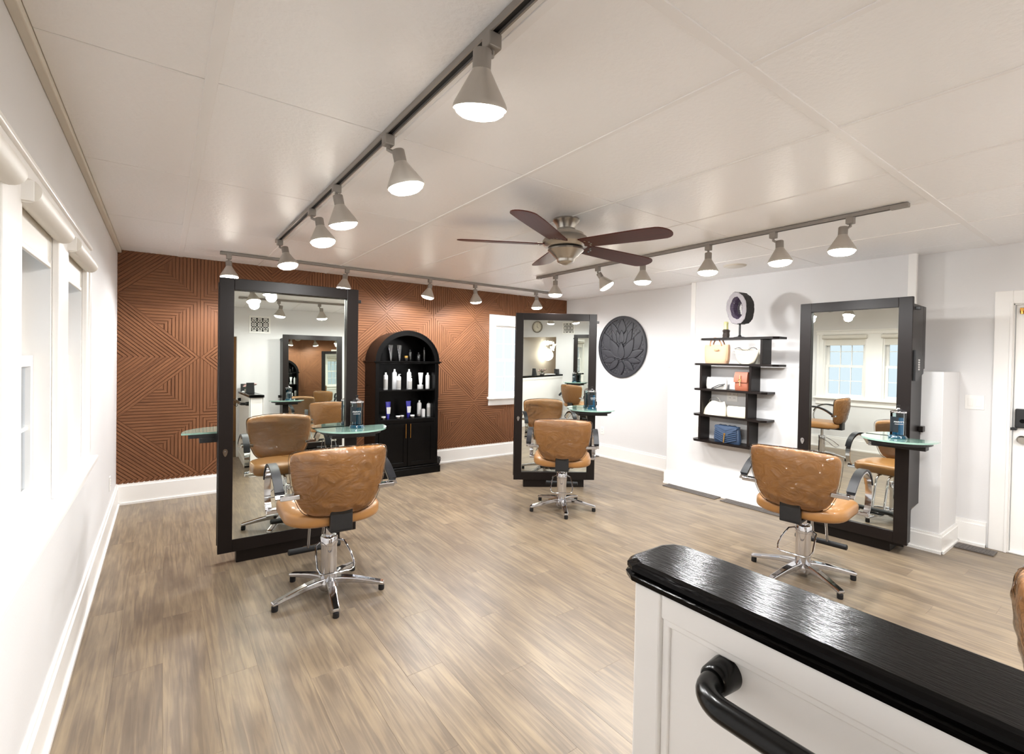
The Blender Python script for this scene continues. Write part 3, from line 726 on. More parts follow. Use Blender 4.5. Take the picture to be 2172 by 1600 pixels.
# ================================================================== TRACK LIGHTING
def track(label, p0, p1):
    t = thing('light_track', label, 'light track', p0); p0, p1 = Vector(p0), Vector(p1); d = p1 - p0; L_ = d.length
    t.rotation_euler = (0, 0, math.atan2(d.y, d.x))
    h = .0175
    MB().box(0, L_, -h, h, -.010, 0).box(0, L_, -h, -h + .006, -.022, -.010).box(0, L_, h - .006, h, -.022, -.010).build('rail', 'track_grey', t)
    MB().box(0.002, L_ - .002, -h + .006, h - .006, -.0125, -.0102).build('slot', 'track_slot', t)
    MB().rbox(-.012, .05, -h - .002, h + .002, -.026, 0, .003).build('feed_box', 'track_grey', t)
    MB().rbox(L_ - .08, L_ + .012, -h - .002, h + .002, -.026, 0, .003).build('end_cap', 'track_grey', t)
    return t
ZT = H - .0
track('long left ceiling track running from the camera to the wood wall', (1.135, -5.35, ZT - .004), (1.135, -1.47, ZT - .004))
track('ceiling track running along the right side past the fan', (3.95, -1.50, ZT - .004), (3.95, -4.99, ZT - .004))
track('ceiling track running along the top of the wood wall', (0.80, -.60, ZT - .004), (4.86, -.60, ZT - .004))
track('ceiling track along the front wall, seen in the mirrors', (1.05, -6.03, ZT - .004), (4.5, -6.03, ZT - .004))
head_n = 0
def head(label, x, y, aim, off, fac=1.0):
    # aim: (dx, dy) lean of the cone per unit down; off: sideways offset of the yoke
    t = thing('track_light', label, 'track light', (x, y, ZT - .026), 0, 'silver cone track lights')
    MB().rbox(-.022, .022, -.022, .022, -.042, .003, .004).build('adapter', 'track_grey', t)
    ax = Vector((aim[0], aim[1], -1)).normalized()
    j = Vector((off[0], off[1], -.072))
    MB().tube([(0, 0, -.04), (0, 0, -.058), (off[0] * .35, off[1] * .35, -.066), (off[0], off[1], -.072)], .0085, 10).build('yoke', 'track_grey', t, smooth=True)
    q = ax.to_track_quat('Z', 'Y').to_matrix()
    MB().lathe([(0, -.012), (.024, -.012), (.027, -.008), (.027, .045), (.024, .047)], j, 22, q).build('neck', 'track_grey', t, smooth=True)
    MB().lathe([(.026, .038), (.030, .048), (.076, .128), (.080, .138), (.080, .146), (.076, .146), (.072, .134), (.026, .055)], j, 28, q).build('cone', 'lamp_metal', t, smooth=True)
    b = MB().lathe([(.072, .132), (.0745, .146), (.070, .157), (.055, .167), (.03, .173), (0, .175)], j, 28, q).build('bulb', 'bulb_face', t, smooth=True)
    ld = bpy.data.lights.new('track_lamp', 'SPOT'); ld.energy = LAMP_W * fac; ld.color = (0.965, 0.985, 1.0); ld.spot_size = math.radians(178); ld.spot_blend = 0.4; ld.shadow_soft_size = .055
    lo = bpy.data.objects.new('track_lamp', ld); col.objects.link(lo); lo.parent = t; lo.location = j + ax * .188; lo.rotation_euler = (-ax).to_track_quat('Z', 'Y').to_euler()
    return t
ORD = ['nearest the camera', 'second from the camera', 'third from the camera', 'fourth from the camera', 'fifth from the camera', 'sixth from the camera']
for i, (y, bx, by) in enumerate([(-4.735, -.045, .02), (-3.93, .0, -.06), (-3.17, .0, .0), (-2.62, .0, -.05), (-1.56, .0, -.06)]):
    yo = [(-.04, -.012), (.035, -.03), (.0, -.03), (.035, -.045), (.03, -.05)][i]
    head('silver cone track light on the long left track, ' + ORD[i], 1.135, y, [(.12, .25), (.24, -.05), (.24, .05), (.14, -.15), (.14, -.2)][i], yo, .8)
for i, (y, aim, off) in enumerate([(-4.70, (-.05, .02), (-.03, .03)), (-4.215, (.0, -.05), (.03, -.03)), (-3.70, (-.02, 0), (0, 0)), (-3.04, (.0, .0), (0, 0)), (-2.47, (.45, -.45), (.01, -.01)), (-1.815, (.0, 0.0), (0, 0))]):
    head('silver cone track light on the right-hand track, ' + ORD[i], 3.95, y, aim, off)
LFT = ['leftmost', 'second from the left', 'third from the left', 'fourth from the left', 'rightmost']
for i, (x, aim, off) in enumerate([(.862, (.02, -.14), (0, .01)), (1.985, (-.10, .0), (-.02, 0)), (2.985, (-.16, .16), (0, -.01)), (3.632, (.20, .16), (0, 0)), (4.649, (.06, .0), (.01, 0))]):
    head('silver cone track light along the wood wall, ' + LFT[i], x, -.60, aim, off, 1.35)
for i, (x, aim) in enumerate([(1.56, (-.1, -.1)), (2.13, (.1, -.1)), (2.75, (0, -.1)), (3.5, (0, -.1)), (4.3, (-.3, .1))]):  # last head is an unseen addition that brightens the door recess
    head('silver cone track light on the front-wall track, ' + ['leftmost', 'second', 'third', 'fourth', 'fifth, added to light the door recess, unseen', 'sixth'][i] + ' in the mirror', x, -6.03, aim, (.03, -.02))

# ================================================================== CEILING FAN
fan = thing('ceiling_fan', 'brushed nickel ceiling fan with five dark cherry blades', 'ceiling fan', (2.625, -3.435, 0))
MB().lathe([(.0, 2.45), (.092, 2.45), (.094, 2.44), (.088, 2.432), (.084, 2.428), (.07, 2.41), (.062, 2.385), (.066, 2.378), (.066, 2.37), (0, 2.37)], n=36).build('canopy', 'brushed_nickel', fan, smooth=True)
MB().lathe([(.045, 2.372), (.048, 2.36), (.11, 2.356), (.122, 2.350), (.124, 2.335), (.145, 2.325), (.162, 2.30), (.165, 2.28), (.150, 2.262), (.12, 2.25), (0, 2.248)], n=40).build('motor_housing', 'brushed_nickel', fan, smooth=True)
MB().lathe([(.105, 2.250), (.107, 2.243), (.0, 2.243)], n=36).build('seam_band', 'black_plastic', fan, smooth=True)
MB().lathe([(.124, 2.243), (.126, 2.232), (.12, 2.226), (.105, 2.215), (.085, 2.195), (.068, 2.18), (.06, 2.168), (.06, 2.158), (.052, 2.148), (.03, 2.138), (.012, 2.133), (0, 2.131)], n=40).build('finial_cap', 'brushed_nickel', fan, smooth=True)
def blade_outline():
    p = [(.12, -.045), (.15, -.066), (.22, -.074), (.40, -.082), (.60, -.088), (.68, -.086)]
    tip = [(.70 + .08 * math.cos(a), .086 * math.sin(a)) for a in [math.radians(-80 + 160 * i / 10) for i in range(11)]]
    return p + tip + [(x_, -y_) for x_, y_ in reversed(p)]
for k_ in range(5):
    a = math.radians(64 + 72 * k_)
    b = MB().prism(blade_outline(), -.003, .003, XY).build('blade', 'cherry_blade', fan, loc=(0, 0, 2.272))
    b.rotation_euler = (math.radians(-9.5), .065 * (.808 * math.cos(a) - .589 * math.sin(a)), a)
    MB().rbox(.10, .20, -.018, .018, .004, .014, .003).build('blade_iron', 'brushed_nickel', b)
    for sx_, sy2 in ((.185, -.035), (.205, -.012), (.205, .012), (.185, .035)):
        MB().lathe([(.007, -.0065), (.007, -.004), (.004, -.003)], (sx_, sy2, 0), 10).build('screw', 'chrome', b, smooth=True)

# ================================================================== ARCHED CABINET
cab = thing('arched_cabinet', 'black arched display cabinet with shelves and two lower doors', 'cabinet', (2.808, -.40, 0))
cw, cdp = .415, .372
arch = lambda w_, h_, n=28: [(w_ * math.cos(PI * i / n), 1.41 + h_ * math.sin(PI * i / n)) for i in range(n + 1)]
for s in (-1, 1): MB().rbox(min(s * cw, s * (cw - .045)), max(s * cw, s * (cw - .045)), 0, cdp, .10, 1.41, .003).build('side_panel', 'black_cabinet', cab)
o1, i1 = arch(cw, .378), arch(cw - .055, .325)
fr = lambda a, b, d: (a, d, b)
def arch_ring(outer, inner, d0, d1):
    m = MB(); n = len(outer)
    vs = [fr(*p, d0) for p in outer] + [fr(*p, d0) for p in inner] + [fr(*p, d1) for p in outer] + [fr(*p, d1) for p in inner]; fs = []
    for i in range(n - 1):
        fs += [(i, i + 1, n + i + 1, n + i), (2 * n + i, 3 * n + i, 3 * n + i + 1, 2 * n + i + 1), (i, 2 * n + i, 2 * n + i + 1, i + 1), (n + i, n + i + 1, 3 * n + i + 1, 3 * n + i)]
    fs += [(0, n, 3 * n, 2 * n), (n - 1, 3 * n - 1, 4 * n - 1, 2 * n - 1)]
    return m.add(vs, fs)
arch_ring(o1, i1, 0, .03).build('arch_face', 'black_cabinet', cab, smooth=True, angle=30)
arch_ring(arch(cw, .378), arch(cw - .02, .36), .03, cdp).build('arch_shell', 'black_cabinet', cab, smooth=True, angle=30)
arch_ring(arch(cw + .006, .386), arch(cw - .01, .37), -.008, .012).build('arch_bead', 'black_cabinet', cab, smooth=True, angle=30)
MB().prism(arch(cw - .02, .36), cdp - .012, cdp, fr).box(-cw + .04, cw - .04, cdp - .012, cdp, .1, 1.41).build('back_panel', 'black_cabinet', cab)
MB().rbox(-cw - .03, cw + .03, -.03, cdp, 1.402, 1.416, .004).rbox(-cw - .016, cw + .016, -.016, cdp, 1.388, 1.402, .004).build('waist_moulding', 'black_cabinet', cab)
for z_ in (1.045, .685): MB().rbox(-cw + .045, cw - .045, .018, cdp - .012, z_, z_ + .02, .003).build('shelf', 'black_cabinet', cab)
MB().rbox(-cw + .045, cw - .045, .0, .018, .655, .70, .002).build('shelf_rail', 'black_cabinet', cab)
MB().rbox(-cw - .03, cw + .03, -.03, cdp, 0, .085, .004).rbox(-cw - .018, cw + .018, -.018, cdp, .085, .11, .005).build('plinth', 'black_cabinet', cab)
for s in (-1, 1):
    x0, x1 = (.003, cw - .048) if s > 0 else (-cw + .048, -.003)
    d = MB().rbox(x0, x1, .004, .02, .118, .65, .002).rbox(x0, x0 + .05, -.006, .004, .118, .65, .002).rbox(x1 - .05, x1, -.006, .004, .118, .65, .002).rbox(x0 + .05, x1 - .05, -.006, .004, .60, .65, .002).rbox(x0 + .05, x1 - .05, -.006, .004, .118, .17, .002).build('door', 'black_cabinet', cab)
    MB().cyl((s * .03, -.024, .47), (s * .03, -.024, .645), .0048, n=10).cyl((s * .03, -.024, .485), (s * .03, -.004, .485), .004, n=8).cyl((s * .03, -.024, .63), (s * .03, -.004, .63), .004, n=8).build('handle', 'brass', d, smooth=True)
ld = bpy.data.lights.new('cabinet_lamp', 'AREA'); ld.energy = 0.9; ld.shape = 'RECTANGLE'; ld.size = .5; ld.size_y = .02; ld.color = (.95, .97, 1.0)
lo = bpy.data.objects.new('cabinet_lamp', ld); col.objects.link(lo); lo.parent = cab; lo.location = (0, .06, 1.38)
ps = thing('power_strip', 'small black power box with a cord beside the arched cabinet', 'power box', (3.31, -.19, 0))
MB().rbox(-.035, .035, -.06, .06, .06, .15, .006).rbox(-.03, .03, -.05, .05, 0, .06, .004).build('case', 'black_plastic', ps)
MB().tube([(.03, .0, .12), (.06, .0, .14), (.085, .02, .11), (.09, .06, .04), (.07, .1, .01)], .004, 8).build('cord', 'black_rubber', ps, smooth=True)

# products
def item(name, label, cat, x, y, z, group): return thing(name, label, cat, (x, y, z), 0, group)
GP = 'hair products on the black cabinet'
def bottle(label, x, y, z, h, r=.03, cap='bottle_white', body='bottle_white', pump=False, lab=None):
    t = item('bottle', label, 'bottle', x, y, z, GP)
    MB().lathe([(r * .96, 0), (r, .004), (r, h * .78), (r * .85, h * .84), (r * .5, h * .87), (r * .5, h * .885)], n=20).build('body', body, t, smooth=True)
    if pump:
        MB().lathe([(r * .45, h * .88), (r * .45, h * .92), (r * .2, h * .93), (r * .2, h)], n=14).rbox(-r * .2, r * .9, -.006, .006, h * .97, h, .002).build('pump_cap', cap, t, smooth=True)
    else: MB().lathe([(r * .42, h * .885), (r * .42, h * .985), (r * .3, h)], n=14).build('cap', cap, t, smooth=True)
    if lab:
        MB().lathe([(r + .0004, h * .06), (r + .0004, h * .6)], n=20).build('label', lab, t, smooth=True)
    return t
def tube_item(label, x, y, z, h, w_, body, cap, lab=None):
    t = item('squeeze_tube', label, 'tube', x, y, z, GP); rg = []
    for q in range(7):
        u = q / 6; a = w_ * (.62 + .38 * u); b = w_ * .62 * (1 - u) + .002
        rg.append([(a * math.cos(2 * PI * i / 18), b * math.sin(2 * PI * i / 18), h * (.16 + .84 * u)) for i in range(18)])
    MB().rings(rg).build('body', body, t, smooth=True, angle=50)
    MB().lathe([(w_ * .5, 0), (w_ * .52, h * .15), (w_ * .5, h * .16)], n=18).build('cap', cap, t, smooth=True)
    if lab:
        MB().prism([(-w_ * .62, h * .28), (w_ * .62, h * .28), (w_ * .8, h * .68), (-w_ * .8, h * .68)], -w_ * .60, -w_ * .58, XZ).build('label', lab, t)
    return t
def tub(label, x, y, z, h, r, body, cap, n='product_jar'):
    t = item(n, label, 'jar', x, y, z, GP)
    MB().lathe([(r * .95, 0), (r, .003), (r, h * .6), (r * .93, h * .62)], n=20).build('body', body, t, smooth=True)
    MB().lathe([(r * 1.02, h * .62), (r * 1.02, h * .97), (r * .96, h)], n=20).build('lid', cap, t, smooth=True)
    return t
zs = 1.065; yb_, yf_ = -.20, -.28
bottle('white spray bottle at the left end of the middle shelf', 2.575, -.25, zs, .21, .028, lab='label_grey')
bottle('tallest white bottle second from left on the middle shelf, behind a pump bottle', 2.71, yb_, zs, .25, .029)
bottle('white pump bottle second from left on the middle shelf', 2.735, yf_, zs, .19, .027, pump=True, lab='label_grey')
bottle('tall white bottle at the centre of the middle shelf', 2.905, yb_, zs, .25, .028)
bottle('short white pump bottle at the centre of the middle shelf', 2.885, yf_, zs, .165, .026, pump=True, lab='label_grey')
tub('low white jar under the white tube on the middle shelf', 3.04, -.25, zs, .05, .036, 'bottle_white', 'bottle_white')
tube_item('white squeeze tube standing on a low jar', 3.045, -.25, zs + .0505, .155, .034, 'bottle_white', 'bottle_white')
bottle('white spray bottle at the right end of the middle shelf', 3.145, -.25, zs, .205, .029)
zs = .705
tube_item('blue squeeze tube with white label on the left of the lower shelf', 2.615, -.24, zs, .205, .034, 'tube_blue', 'tube_blue', 'bottle_white')
tube_item('blue squeeze tube with white label at the middle of the lower shelf', 2.885, -.24, zs, .205, .034, 'tube_blue', 'tube_blue', 'bottle_white')
bottle('tall white bottle on the right of the lower shelf', 3.055, yb_, zs, .205, .029)
bottle('small white bottle with black cap on the lower shelf', 3.075, yf_, zs, .115, .024, cap='bottle_dark')
bottle('white bottle with black cap at the right end of the lower shelf', 3.165, -.25, zs, .19, .027, cap='bottle_dark', lab='label_grey')
for i, (xx, yy, lb) in enumerate([(2.53, -.31, 'small silver tin at the left front of the lower shelf'), (2.715, -.32, 'small silver tin in a touching pair on the lower shelf'), (2.775, -.295, 'small silver tin behind its twin on the lower shelf'), (2.905, -.32, 'small silver tin before the middle blue tube'), (2.995, -.315, 'dark-lidded tin beside the tall lower bottle')]):
    tub(lb, xx, yy, zs, .036, .027, 'pewter' if i < 4 else 'bottle_dark', 'bottle_white' if i < 4 else 'pewter', 'tin')
zs = 1.4165
tube_item('dark clear tube with glints on the left of the top shelf', 2.64, -.24, zs, .20, .034, 'tube_clear', 'bottle_dark')
tube_item('dark clear tube with glints beside another on the top shelf', 2.755, -.24, zs, .20, .034, 'tube_clear', 'bottle_dark')
tub('small dark jar with gold lid on the top shelf', 2.83, -.27, zs, .07, .03, 'bottle_dark', 'gold')
bottle('black cylinder bottle on the top shelf', 2.905, -.22, zs, .15, .026, 'bottle_dark', 'bottle_dark')
bottle('small black bottle on the right of the top shelf', 3.015, -.24, zs, .115, .028, 'bottle_dark', 'bottle_dark')
bottle('slim black spray bottle at the right end of the top shelf', 3.095, -.24, zs, .19, .018, 'bottle_dark', 'bottle_dark')

# ================================================================== WALL SHELF AND BAGS
SXB, SXF = LBX - .001, 5.085
sh = thing('wall_shelf', 'dark stepped wall shelf of five boards on the chimney breast', 'shelf', (0, 0, 0))
def shelf_board(ya, yb, z, back):
    p = [(back, ya), (SXF + .045, ya), (SXF, ya - .04), (SXF, yb + .04), (SXF + .045, yb), (back, yb)]
    MB().prism(p, z - .022, z, XY).build('board', 'espresso', sh)
ZB = [1.728, 1.457, 1.183, .905, .625]
for z_, ya, yb in ((ZB[0], -2.90, -3.73), (ZB[1], -2.83, -3.73), (ZB[2], -2.83, -3.63), (ZB[3], -2.83, -3.63), (ZB[4], -2.83, -3.635)): shelf_board(ya, yb, z_, SXB)
for za, zb, ys in ((ZB[1], ZB[0] - .022, (-3.575,)), (ZB[2], ZB[1] - .022, (-2.925, -3.47)), (ZB[3], ZB[2] - .022, (-2.935, -3.44)), (ZB[4], ZB[3] - .022, (-2.92, -3.46))):
    for yy in ys: MB().rbox(SXF + .018, SXB, yy - .012, yy + .012, za + .0003, zb - .0003, .002).build('upright', 'espresso', sh)
def pillow_box(w_, d_, h_, top=1.0, n=10, bulge=.15, sag=0.0):
    # soft bag body centred on x=y=0, standing on z=0; w along y, d along x
    rg = []
    for j in range(n + 1):
        u = j / n; e = (1 - abs(2 * u - 1) ** 4); ww = w_ * (1 + (top - 1) * u) / 2 * (1 - .06 * (1 - e)); dd = d_ / 2 * ((1 - .5 * u) * (1 - bulge) + bulge * e)
        ring = []
        for i in range(28):
            a = 2 * PI * i / 28; c, s = math.cos(a), math.sin(a); k_ = (abs(c) ** 4 + abs(s) ** 4) ** -.25
            ring.append((dd * c * k_, ww * s * k_, h_ * u - sag * (1 - s * s) * (u ** 3)))
        rg.append(ring)
    return MB().rings(rg)
GB = 'handbags on the wall shelf'
XB = 5.185
# peach tote
t = thing('tote_bag', 'peach leather tote bag with round handles on the second shelf board', 'handbag', (XB - .02, -3.075, ZB[1]), 0, GB)
pillow_box(.255, .12, .20, 1.12).build('body', 'bag_peach', t, smooth=True, angle=50)
for dx in (-.028, .028):
    hp = [(dx + (-.02 if dx < 0 else 0) * math.sin(PI * i / 14), -.065 * math.cos(PI * i / 14), .185 + .085 * math.sin(PI * i / 14)) for i in range(15)]
    MB().tube(hp, .007, 8).build('handle', 'bag_peach_strap', t, smooth=True)
MB().rbox(-.064, -.058, -.05, .0, .135, .155, .002).build('patch', 'bag_peach_strap', t)
MB().tube([(-.03, -.138, .19), (-.045, -.143, .12), (-.05, -.14, .03)], [.006, .008, .005], 8).build('tassel', 'bag_peach_strap', t, smooth=True)
# cream half-moon bag
t = thing('crescent_bag', 'cream half-moon bag with chain on the second shelf board', 'handbag', (XB - .02, -3.395, ZB[1]), 0, GB)
rg = []
for j in range(11):
    u = j / 10; ww = .135 * (.45 + .55 * (u ** .55)); dd = .05 * (.75 + .25 * math.sin(PI * u)) * (1 - .55 * u)
    rg.append([(dd * math.cos(2 * PI * i / 24), ww * math.sin(2 * PI * i / 24), .135 * u + .02 * (math.sin(2 * PI * i / 24) ** 2) * u) for i in range(24)])
MB().rings(rg).build('body', 'bag_cream', t, smooth=True, angle=60)
m = MB()
for i in range(18):
    u = i / 17; m.tube([(-.012 + .008 * math.cos(q) + .004 * math.sin(i), -.11 + .22 * u + .006 * math.sin(q), .150 + .016 * math.sin(u * 9) + .004 * math.sin(q + i)) for q in [2 * PI * z / 6 for z in range(6)]], .0022, 5, closed=True)
m.build('chain', 'pewter', t, smooth=True)
MB().tube([(-.045, -.11, .115), (-.05, 0, .098), (-.045, .11, .11)], .003, 6).build('zip', 'bag_grey', t)
t = thing('display_card', 'pale card standing behind the half-moon bag', 'card', (5.262, -3.46, ZB[1]), 0)
MB().rbox(-.006, .006, -.10, .10, .0, .15, .002).build('sheet', 'off_white', t)
# grey wristlet
t = thing('wristlet_pouch', 'flat grey pouch with a black wrist strap on the third board', 'pouch', (XB - .015, -3.075, ZB[2]), 0, GB)
pillow_box(.235, .05, .125, .98, bulge=.3).build('body', 'bag_grey', t, smooth=True, angle=50)
MB().tube([(-.032, -.095, .045), (-.05, -.06, .03), (-.065, -.01, .008), (-.07, .02, .006), (-.068, .01, .012), (-.05, -.05, .045), (-.03, -.11, .058)], .0045, 8).build('wrist_strap', 'black_rubber', t, smooth=True)
t = thing('wallet', 'small white wallet between the grey pouch and the rust bag', 'wallet', (5.235, -3.245, ZB[2]), 0, GB)
MB().rbox(-.012, .012, -.06, .06, 0, .105, .006).build('body', 'bottle_white', t)
# rust crossbody
t = thing('crossbody_bag', 'small rust leather bag with flap and gold clasp on the third board', 'handbag', (XB - .02, -3.36, ZB[2]), 0, GB)
pillow_box(.15, .085, .185, .9, bulge=.35).build('body', 'bag_rust', t, smooth=True, angle=50)
MB().rings([[(x_, y_ * s_, z_) for x_, y_, z_ in ((-.022 - q, -.070, zt), (.022, -.070, zt), (.022, .070, zt), (-.022 - q, .070, zt))] for q, zt, s_ in ((.027, .085, .98), (.026, .11, 1.0), (.016, .16, .98), (.0, .190, .95))]).build('flap', 'bag_rust', t, smooth=True)
MB().rbox(-.056, -.050, -.006, .006, .05, .16, .002).build('tab', 'bag_peach_strap', t)
MB().tube([(-.058, .012 * math.cos(q), .105 + .012 * math.sin(q)) for q in [2 * PI * i / 12 for i in range(12)]], .003, 6, closed=True).build('clasp', 'gold', t, smooth=True)
for s_ in (-1, 1): MB().tube([(0, s_ * .072 + .008 * math.cos(q), .125 + .01 * math.sin(q)) for q in [2 * PI * i / 10 for i in range(10)]], .0025, 6, closed=True).build('strap_ring', 'gold', t, smooth=True)
# ivory slouch bag and pouch
t = thing('slouch_bag', 'ivory slouchy bag with thin handle on the fourth board', 'handbag', (XB - .02, -3.06, ZB[3]), 0, GB)
rg = []
for j in range(11):
    u = j / 10
    rg.append([(.05 * (1 - .6 * u) * math.cos(q), (.135 * (1 - .28 * u ** 2)) * math.sin(q) - .012 * u, u * (.125 + .022 * math.sin(q * 1.0 + 2.2) + .012 * math.sin(3 * q))) for q in [2 * PI * i / 26 for i in range(26)]])
MB().rings(rg).build('body', 'bag_ivory', t, smooth=True, angle=70)
MB().tube([(.0, -.065 * math.cos(PI * i / 14) - .0, .125 + .065 * math.sin(PI * i / 14)) for i in range(15)], .0022, 6).build('handle', 'pewter', t, smooth=True)
t = thing('clutch_bag', 'plain ivory rectangular clutch beside the slouchy bag', 'handbag', (XB - .045, -3.325, ZB[3]), 0, GB)
pillow_box(.215, .05, .112, 1.0, bulge=.3).build('body', 'bag_ivory', t, smooth=True, angle=50)
# blue quilted bag
t = thing('quilted_bag', 'blue chevron-quilted flap bag with gold clasp on the lowest board', 'handbag', (XB - .025, -3.215, ZB[4]), 0, GB)
pillow_box(.29, .10, .165, .88, bulge=.3).build('body', 'bag_blue', t, smooth=True, angle=50)
m = MB()
for i in range(7):
    z_ = .018 + .021 * i
    for s_ in (-1, 1):
        hw_ = .138 * (1 - .06 * z_ / .165)
        m.tube([(-.050 - .002 + .02 * max(0, (z_ + .05 - .10)) , .0, z_ - .012), (-.046 + .10 * max(0, z_ - .06), s_ * hw_ * .9, z_ + .030)], .0085, 6)
m.build('quilting', 'bag_blue', t, smooth=True)
MB().rings([[(x0, -.125, z0), (.02, -.125, z0), (.02, .125, z0), (x0, .125, z0)] for x0, z0 in ((-.036, .155), (-.033, .168), (-.02, .178))] ).build('flap_top', 'bag_blue', t, smooth=True)
MB().prism([(-.128, .165), (0, .066), (.128, .165), (.10, .176), (-.10, .176)], 0, 1, lambda a, b, d: (-.054 + .30 * max(0, b - .09) * .6 + (-.006 if d else .0), a, b)).build('flap', 'bag_blue', t)
MB().rbox(-.066, -.059, -.010, .010, .085, .105, .002).build('clasp', 'gold', t)
MB().tube([(-.066, 0, .085), (-.068, .002, .05), (-.07, .003, .008)], [.006, .007, .008], 8).build('tassel', 'gold', t, smooth=True)
MB().tube([(.0, -.10 + .2 * i / 10, .176 + .010 * abs(math.sin(i * 1.9))) for i in range(11)] + [(-.01, .135, .13)], .004, 6).build('chain_strap', 'bag_blue', t, smooth=True)
# geode and crystal on top
t = thing('amethyst_geode', 'oval amethyst geode ring on a black stand atop the shelf', 'geode', (5.20, -3.30, ZB[0]), -.25)
nA, nB = 84, 14
def geo(sh_, kind):
    m = MB(); rg = []
    for i in range(nA):
        a = 2 * PI * i / nA; wob = 1 + .035 * math.sin(2 * a + 1) + .02 * math.sin(5 * a) + .012 * math.sin(13 * a + 1) + .008 * math.sin(29 * a)
        oy, oz = .125 * math.cos(a) * wob, .175 * math.sin(a) * wob
        wob2 = 1 + .10 * math.sin(3 * a + 2) + .07 * math.sin(7 * a) + .05 * math.sin(23 * a)
        iy, iz = .035 * math.cos(a) * wob2, .075 * math.sin(a) * wob2
        if kind == 'shell': sec = [(-.055, 1.0), (.055, .97), (.055, .80), (-.050, .86)]
        elif kind == 'rim': sec = [(-.056, .99), (-.060, .9), (-.056, .45), (-.03, .45), (-.03, .95)]
        else: sec = [(-.054, .48), (-.035, .2), (-.0, .0), (.045, .1), (.05, .8), (.0, .9), (-.03, .8)]
        rg.append([(sx_, iy + (oy - iy) * f, iz + (oz - iz) * f) for sx_, f in sec])
    n = len(rg[0]); vs = [p for r_ in rg for p in r_]
    fs = [(i * n + j, ((i + 1) % nA) * n + j, ((i + 1) % nA) * n + (j + 1) % n, i * n + (j + 1) % n) for i in range(nA) for j in range(n)]
    return m.add(vs, fs)
for kd, mt in (('shell', 'geode_shell'), ('rim', 'geode_rim'), ('crystals', 'amethyst')):
    geo(None, kd).build(kd, mt, t, smooth=(kd == 'shell'), loc=(0, 0, .305), rot=(math.radians(-8), 0, 0))
MB().cyl((0, 0, .012), (0, 0, .14), .010, n=12).lathe([(.06, 0), (.06, .006), (.02, .014), (.01, .03)], (0, 0, 0), 20).build('stand', 'black_plastic', t, smooth=True)
t = thing('crystal_chunk', 'pale yellow crystal standing in rough dark rock atop the shelf', 'crystal', (5.19, -3.155, ZB[0]), .4)
random.seed(3)
rg = [[(rr_ * math.cos(2 * PI * i / 9) * random.uniform(.85, 1.15), rr_ * math.sin(2 * PI * i / 9) * random.uniform(.85, 1.15), z_) for i in range(9)] for rr_, z_ in ((.036, 0), (.034, .03), (.03, .055), (.036, .08), (.028, .092))]
MB().rings(rg).build('rock', 'rough_rock', t)
rg = [[(rr_ * math.cos(2 * PI * i / 6 + .3), rr_ * math.sin(2 * PI * i / 6 + .3), z_ + .006 * (i % 3)) for i in range(6)] for rr_, z_ in ((.024, .085), (.022, .13), (.025, .158), (.018, .165))]
MB().rings(rg).build('crystal', 'crystal_yellow', t)

# ================================================================== LOTUS WALL DISC
t = thing('lotus_plaque', 'large round black openwork lotus carving hung on the white wall', 'wall art', (XR - .002, -1.225, 1.668))
LR = .452; WL = lambda a, b, d: (-d, -a, b)        # a to the right as seen from the room
def ring_poly(r0, r1, d0, d1, n=56):
    m = MB()
    o_ = [(r0 * math.cos(2 * PI * i / n), r0 * math.sin(2 * PI * i / n)) for i in range(n)]; i_ = [(r1 * math.cos(2 * PI * i / n), r1 * math.sin(2 * PI * i / n)) for i in range(n)]
    vs = [WL(*p, d0) for p in o_] + [WL(*p, d0) for p in i_] + [WL(*p, d1) for p in o_] + [WL(*p, d1) for p in i_]; fs = []
    for i in range(n):
        j = (i + 1) % n; fs += [(i, j, n + j, n + i), (2 * n + i, 3 * n + i, 3 * n + j, 2 * n + j), (i, 2 * n + i, 2 * n + j, j), (n + i, n + j, 3 * n + j, 3 * n + i)]
    return m.add(vs, fs)
ring_poly(LR, LR - .045, 0.0, .022).build('rim', 'lotus_black', t, smooth=True, angle=30)
ring_poly(LR - .008, LR - .02, .022, .027).build('rim_bead', 'lotus_black', t, smooth=True, angle=30)
m = MB(); Rr = LR - .03; sp = .0465
for sgn in (1, -1):
    k_ = -int(Rr / sp) - 1
    while k_ * sp < Rr:
        c = k_ * sp; k_ += 1
        if abs(c) >= Rr - .01: continue
        hl = math.sqrt(Rr * Rr - c * c); ca, sa = math.cos(PI / 4 * sgn), math.sin(PI / 4 * sgn); hb = .0158
        q = [(-hl, c - hb), (hl, c - hb), (hl, c + hb), (-hl, c + hb)]
        m.prism([(a * ca - b * sa, a * sa + b * ca) for a, b in q], .004 + .001 * sgn, .011 + .001 * sgn, WL)
m.build('lattice', 'lotus_black', t)
def petal(bx_, by_, tx_, ty_, wd, d, fat=.5):
    b0, t0 = Vector((bx_, by_)) * LR, Vector((tx_, ty_)) * LR; ax = t0 - b0; nr = Vector((-ax.y, ax.x)).normalized(); n = 12; wd *= LR
    prof = lambda u: wd / 2 * (math.sin(PI * u ** fat) ** .85) + .0015
    lf = [b0 + ax * (i / n) + nr * prof(i / n) for i in range(n + 1)]; rt = [b0 + ax * (i / n) - nr * prof(i / n) for i in range(n, -1, -1)]
    poly = [(p.x, p.y) for p in lf + rt]; cen = (b0 + t0) / 2
    shr = lambda s: [(cen.x + (a - cen.x) * s, cen.y + (b - cen.y) * s) for a, b in poly]
    m = MB().rings([[WL(a, b, .010) for a, b in poly], [WL(a, b, d - .006) for a, b in poly], [WL(a, b, d) for a, b in shr(.93)], [WL(a, b, d - .004) for a, b in shr(.86)], [WL(a, b, d - .002) for a, b in shr(.5)]])
    m.build('petal', 'lotus_black', t)
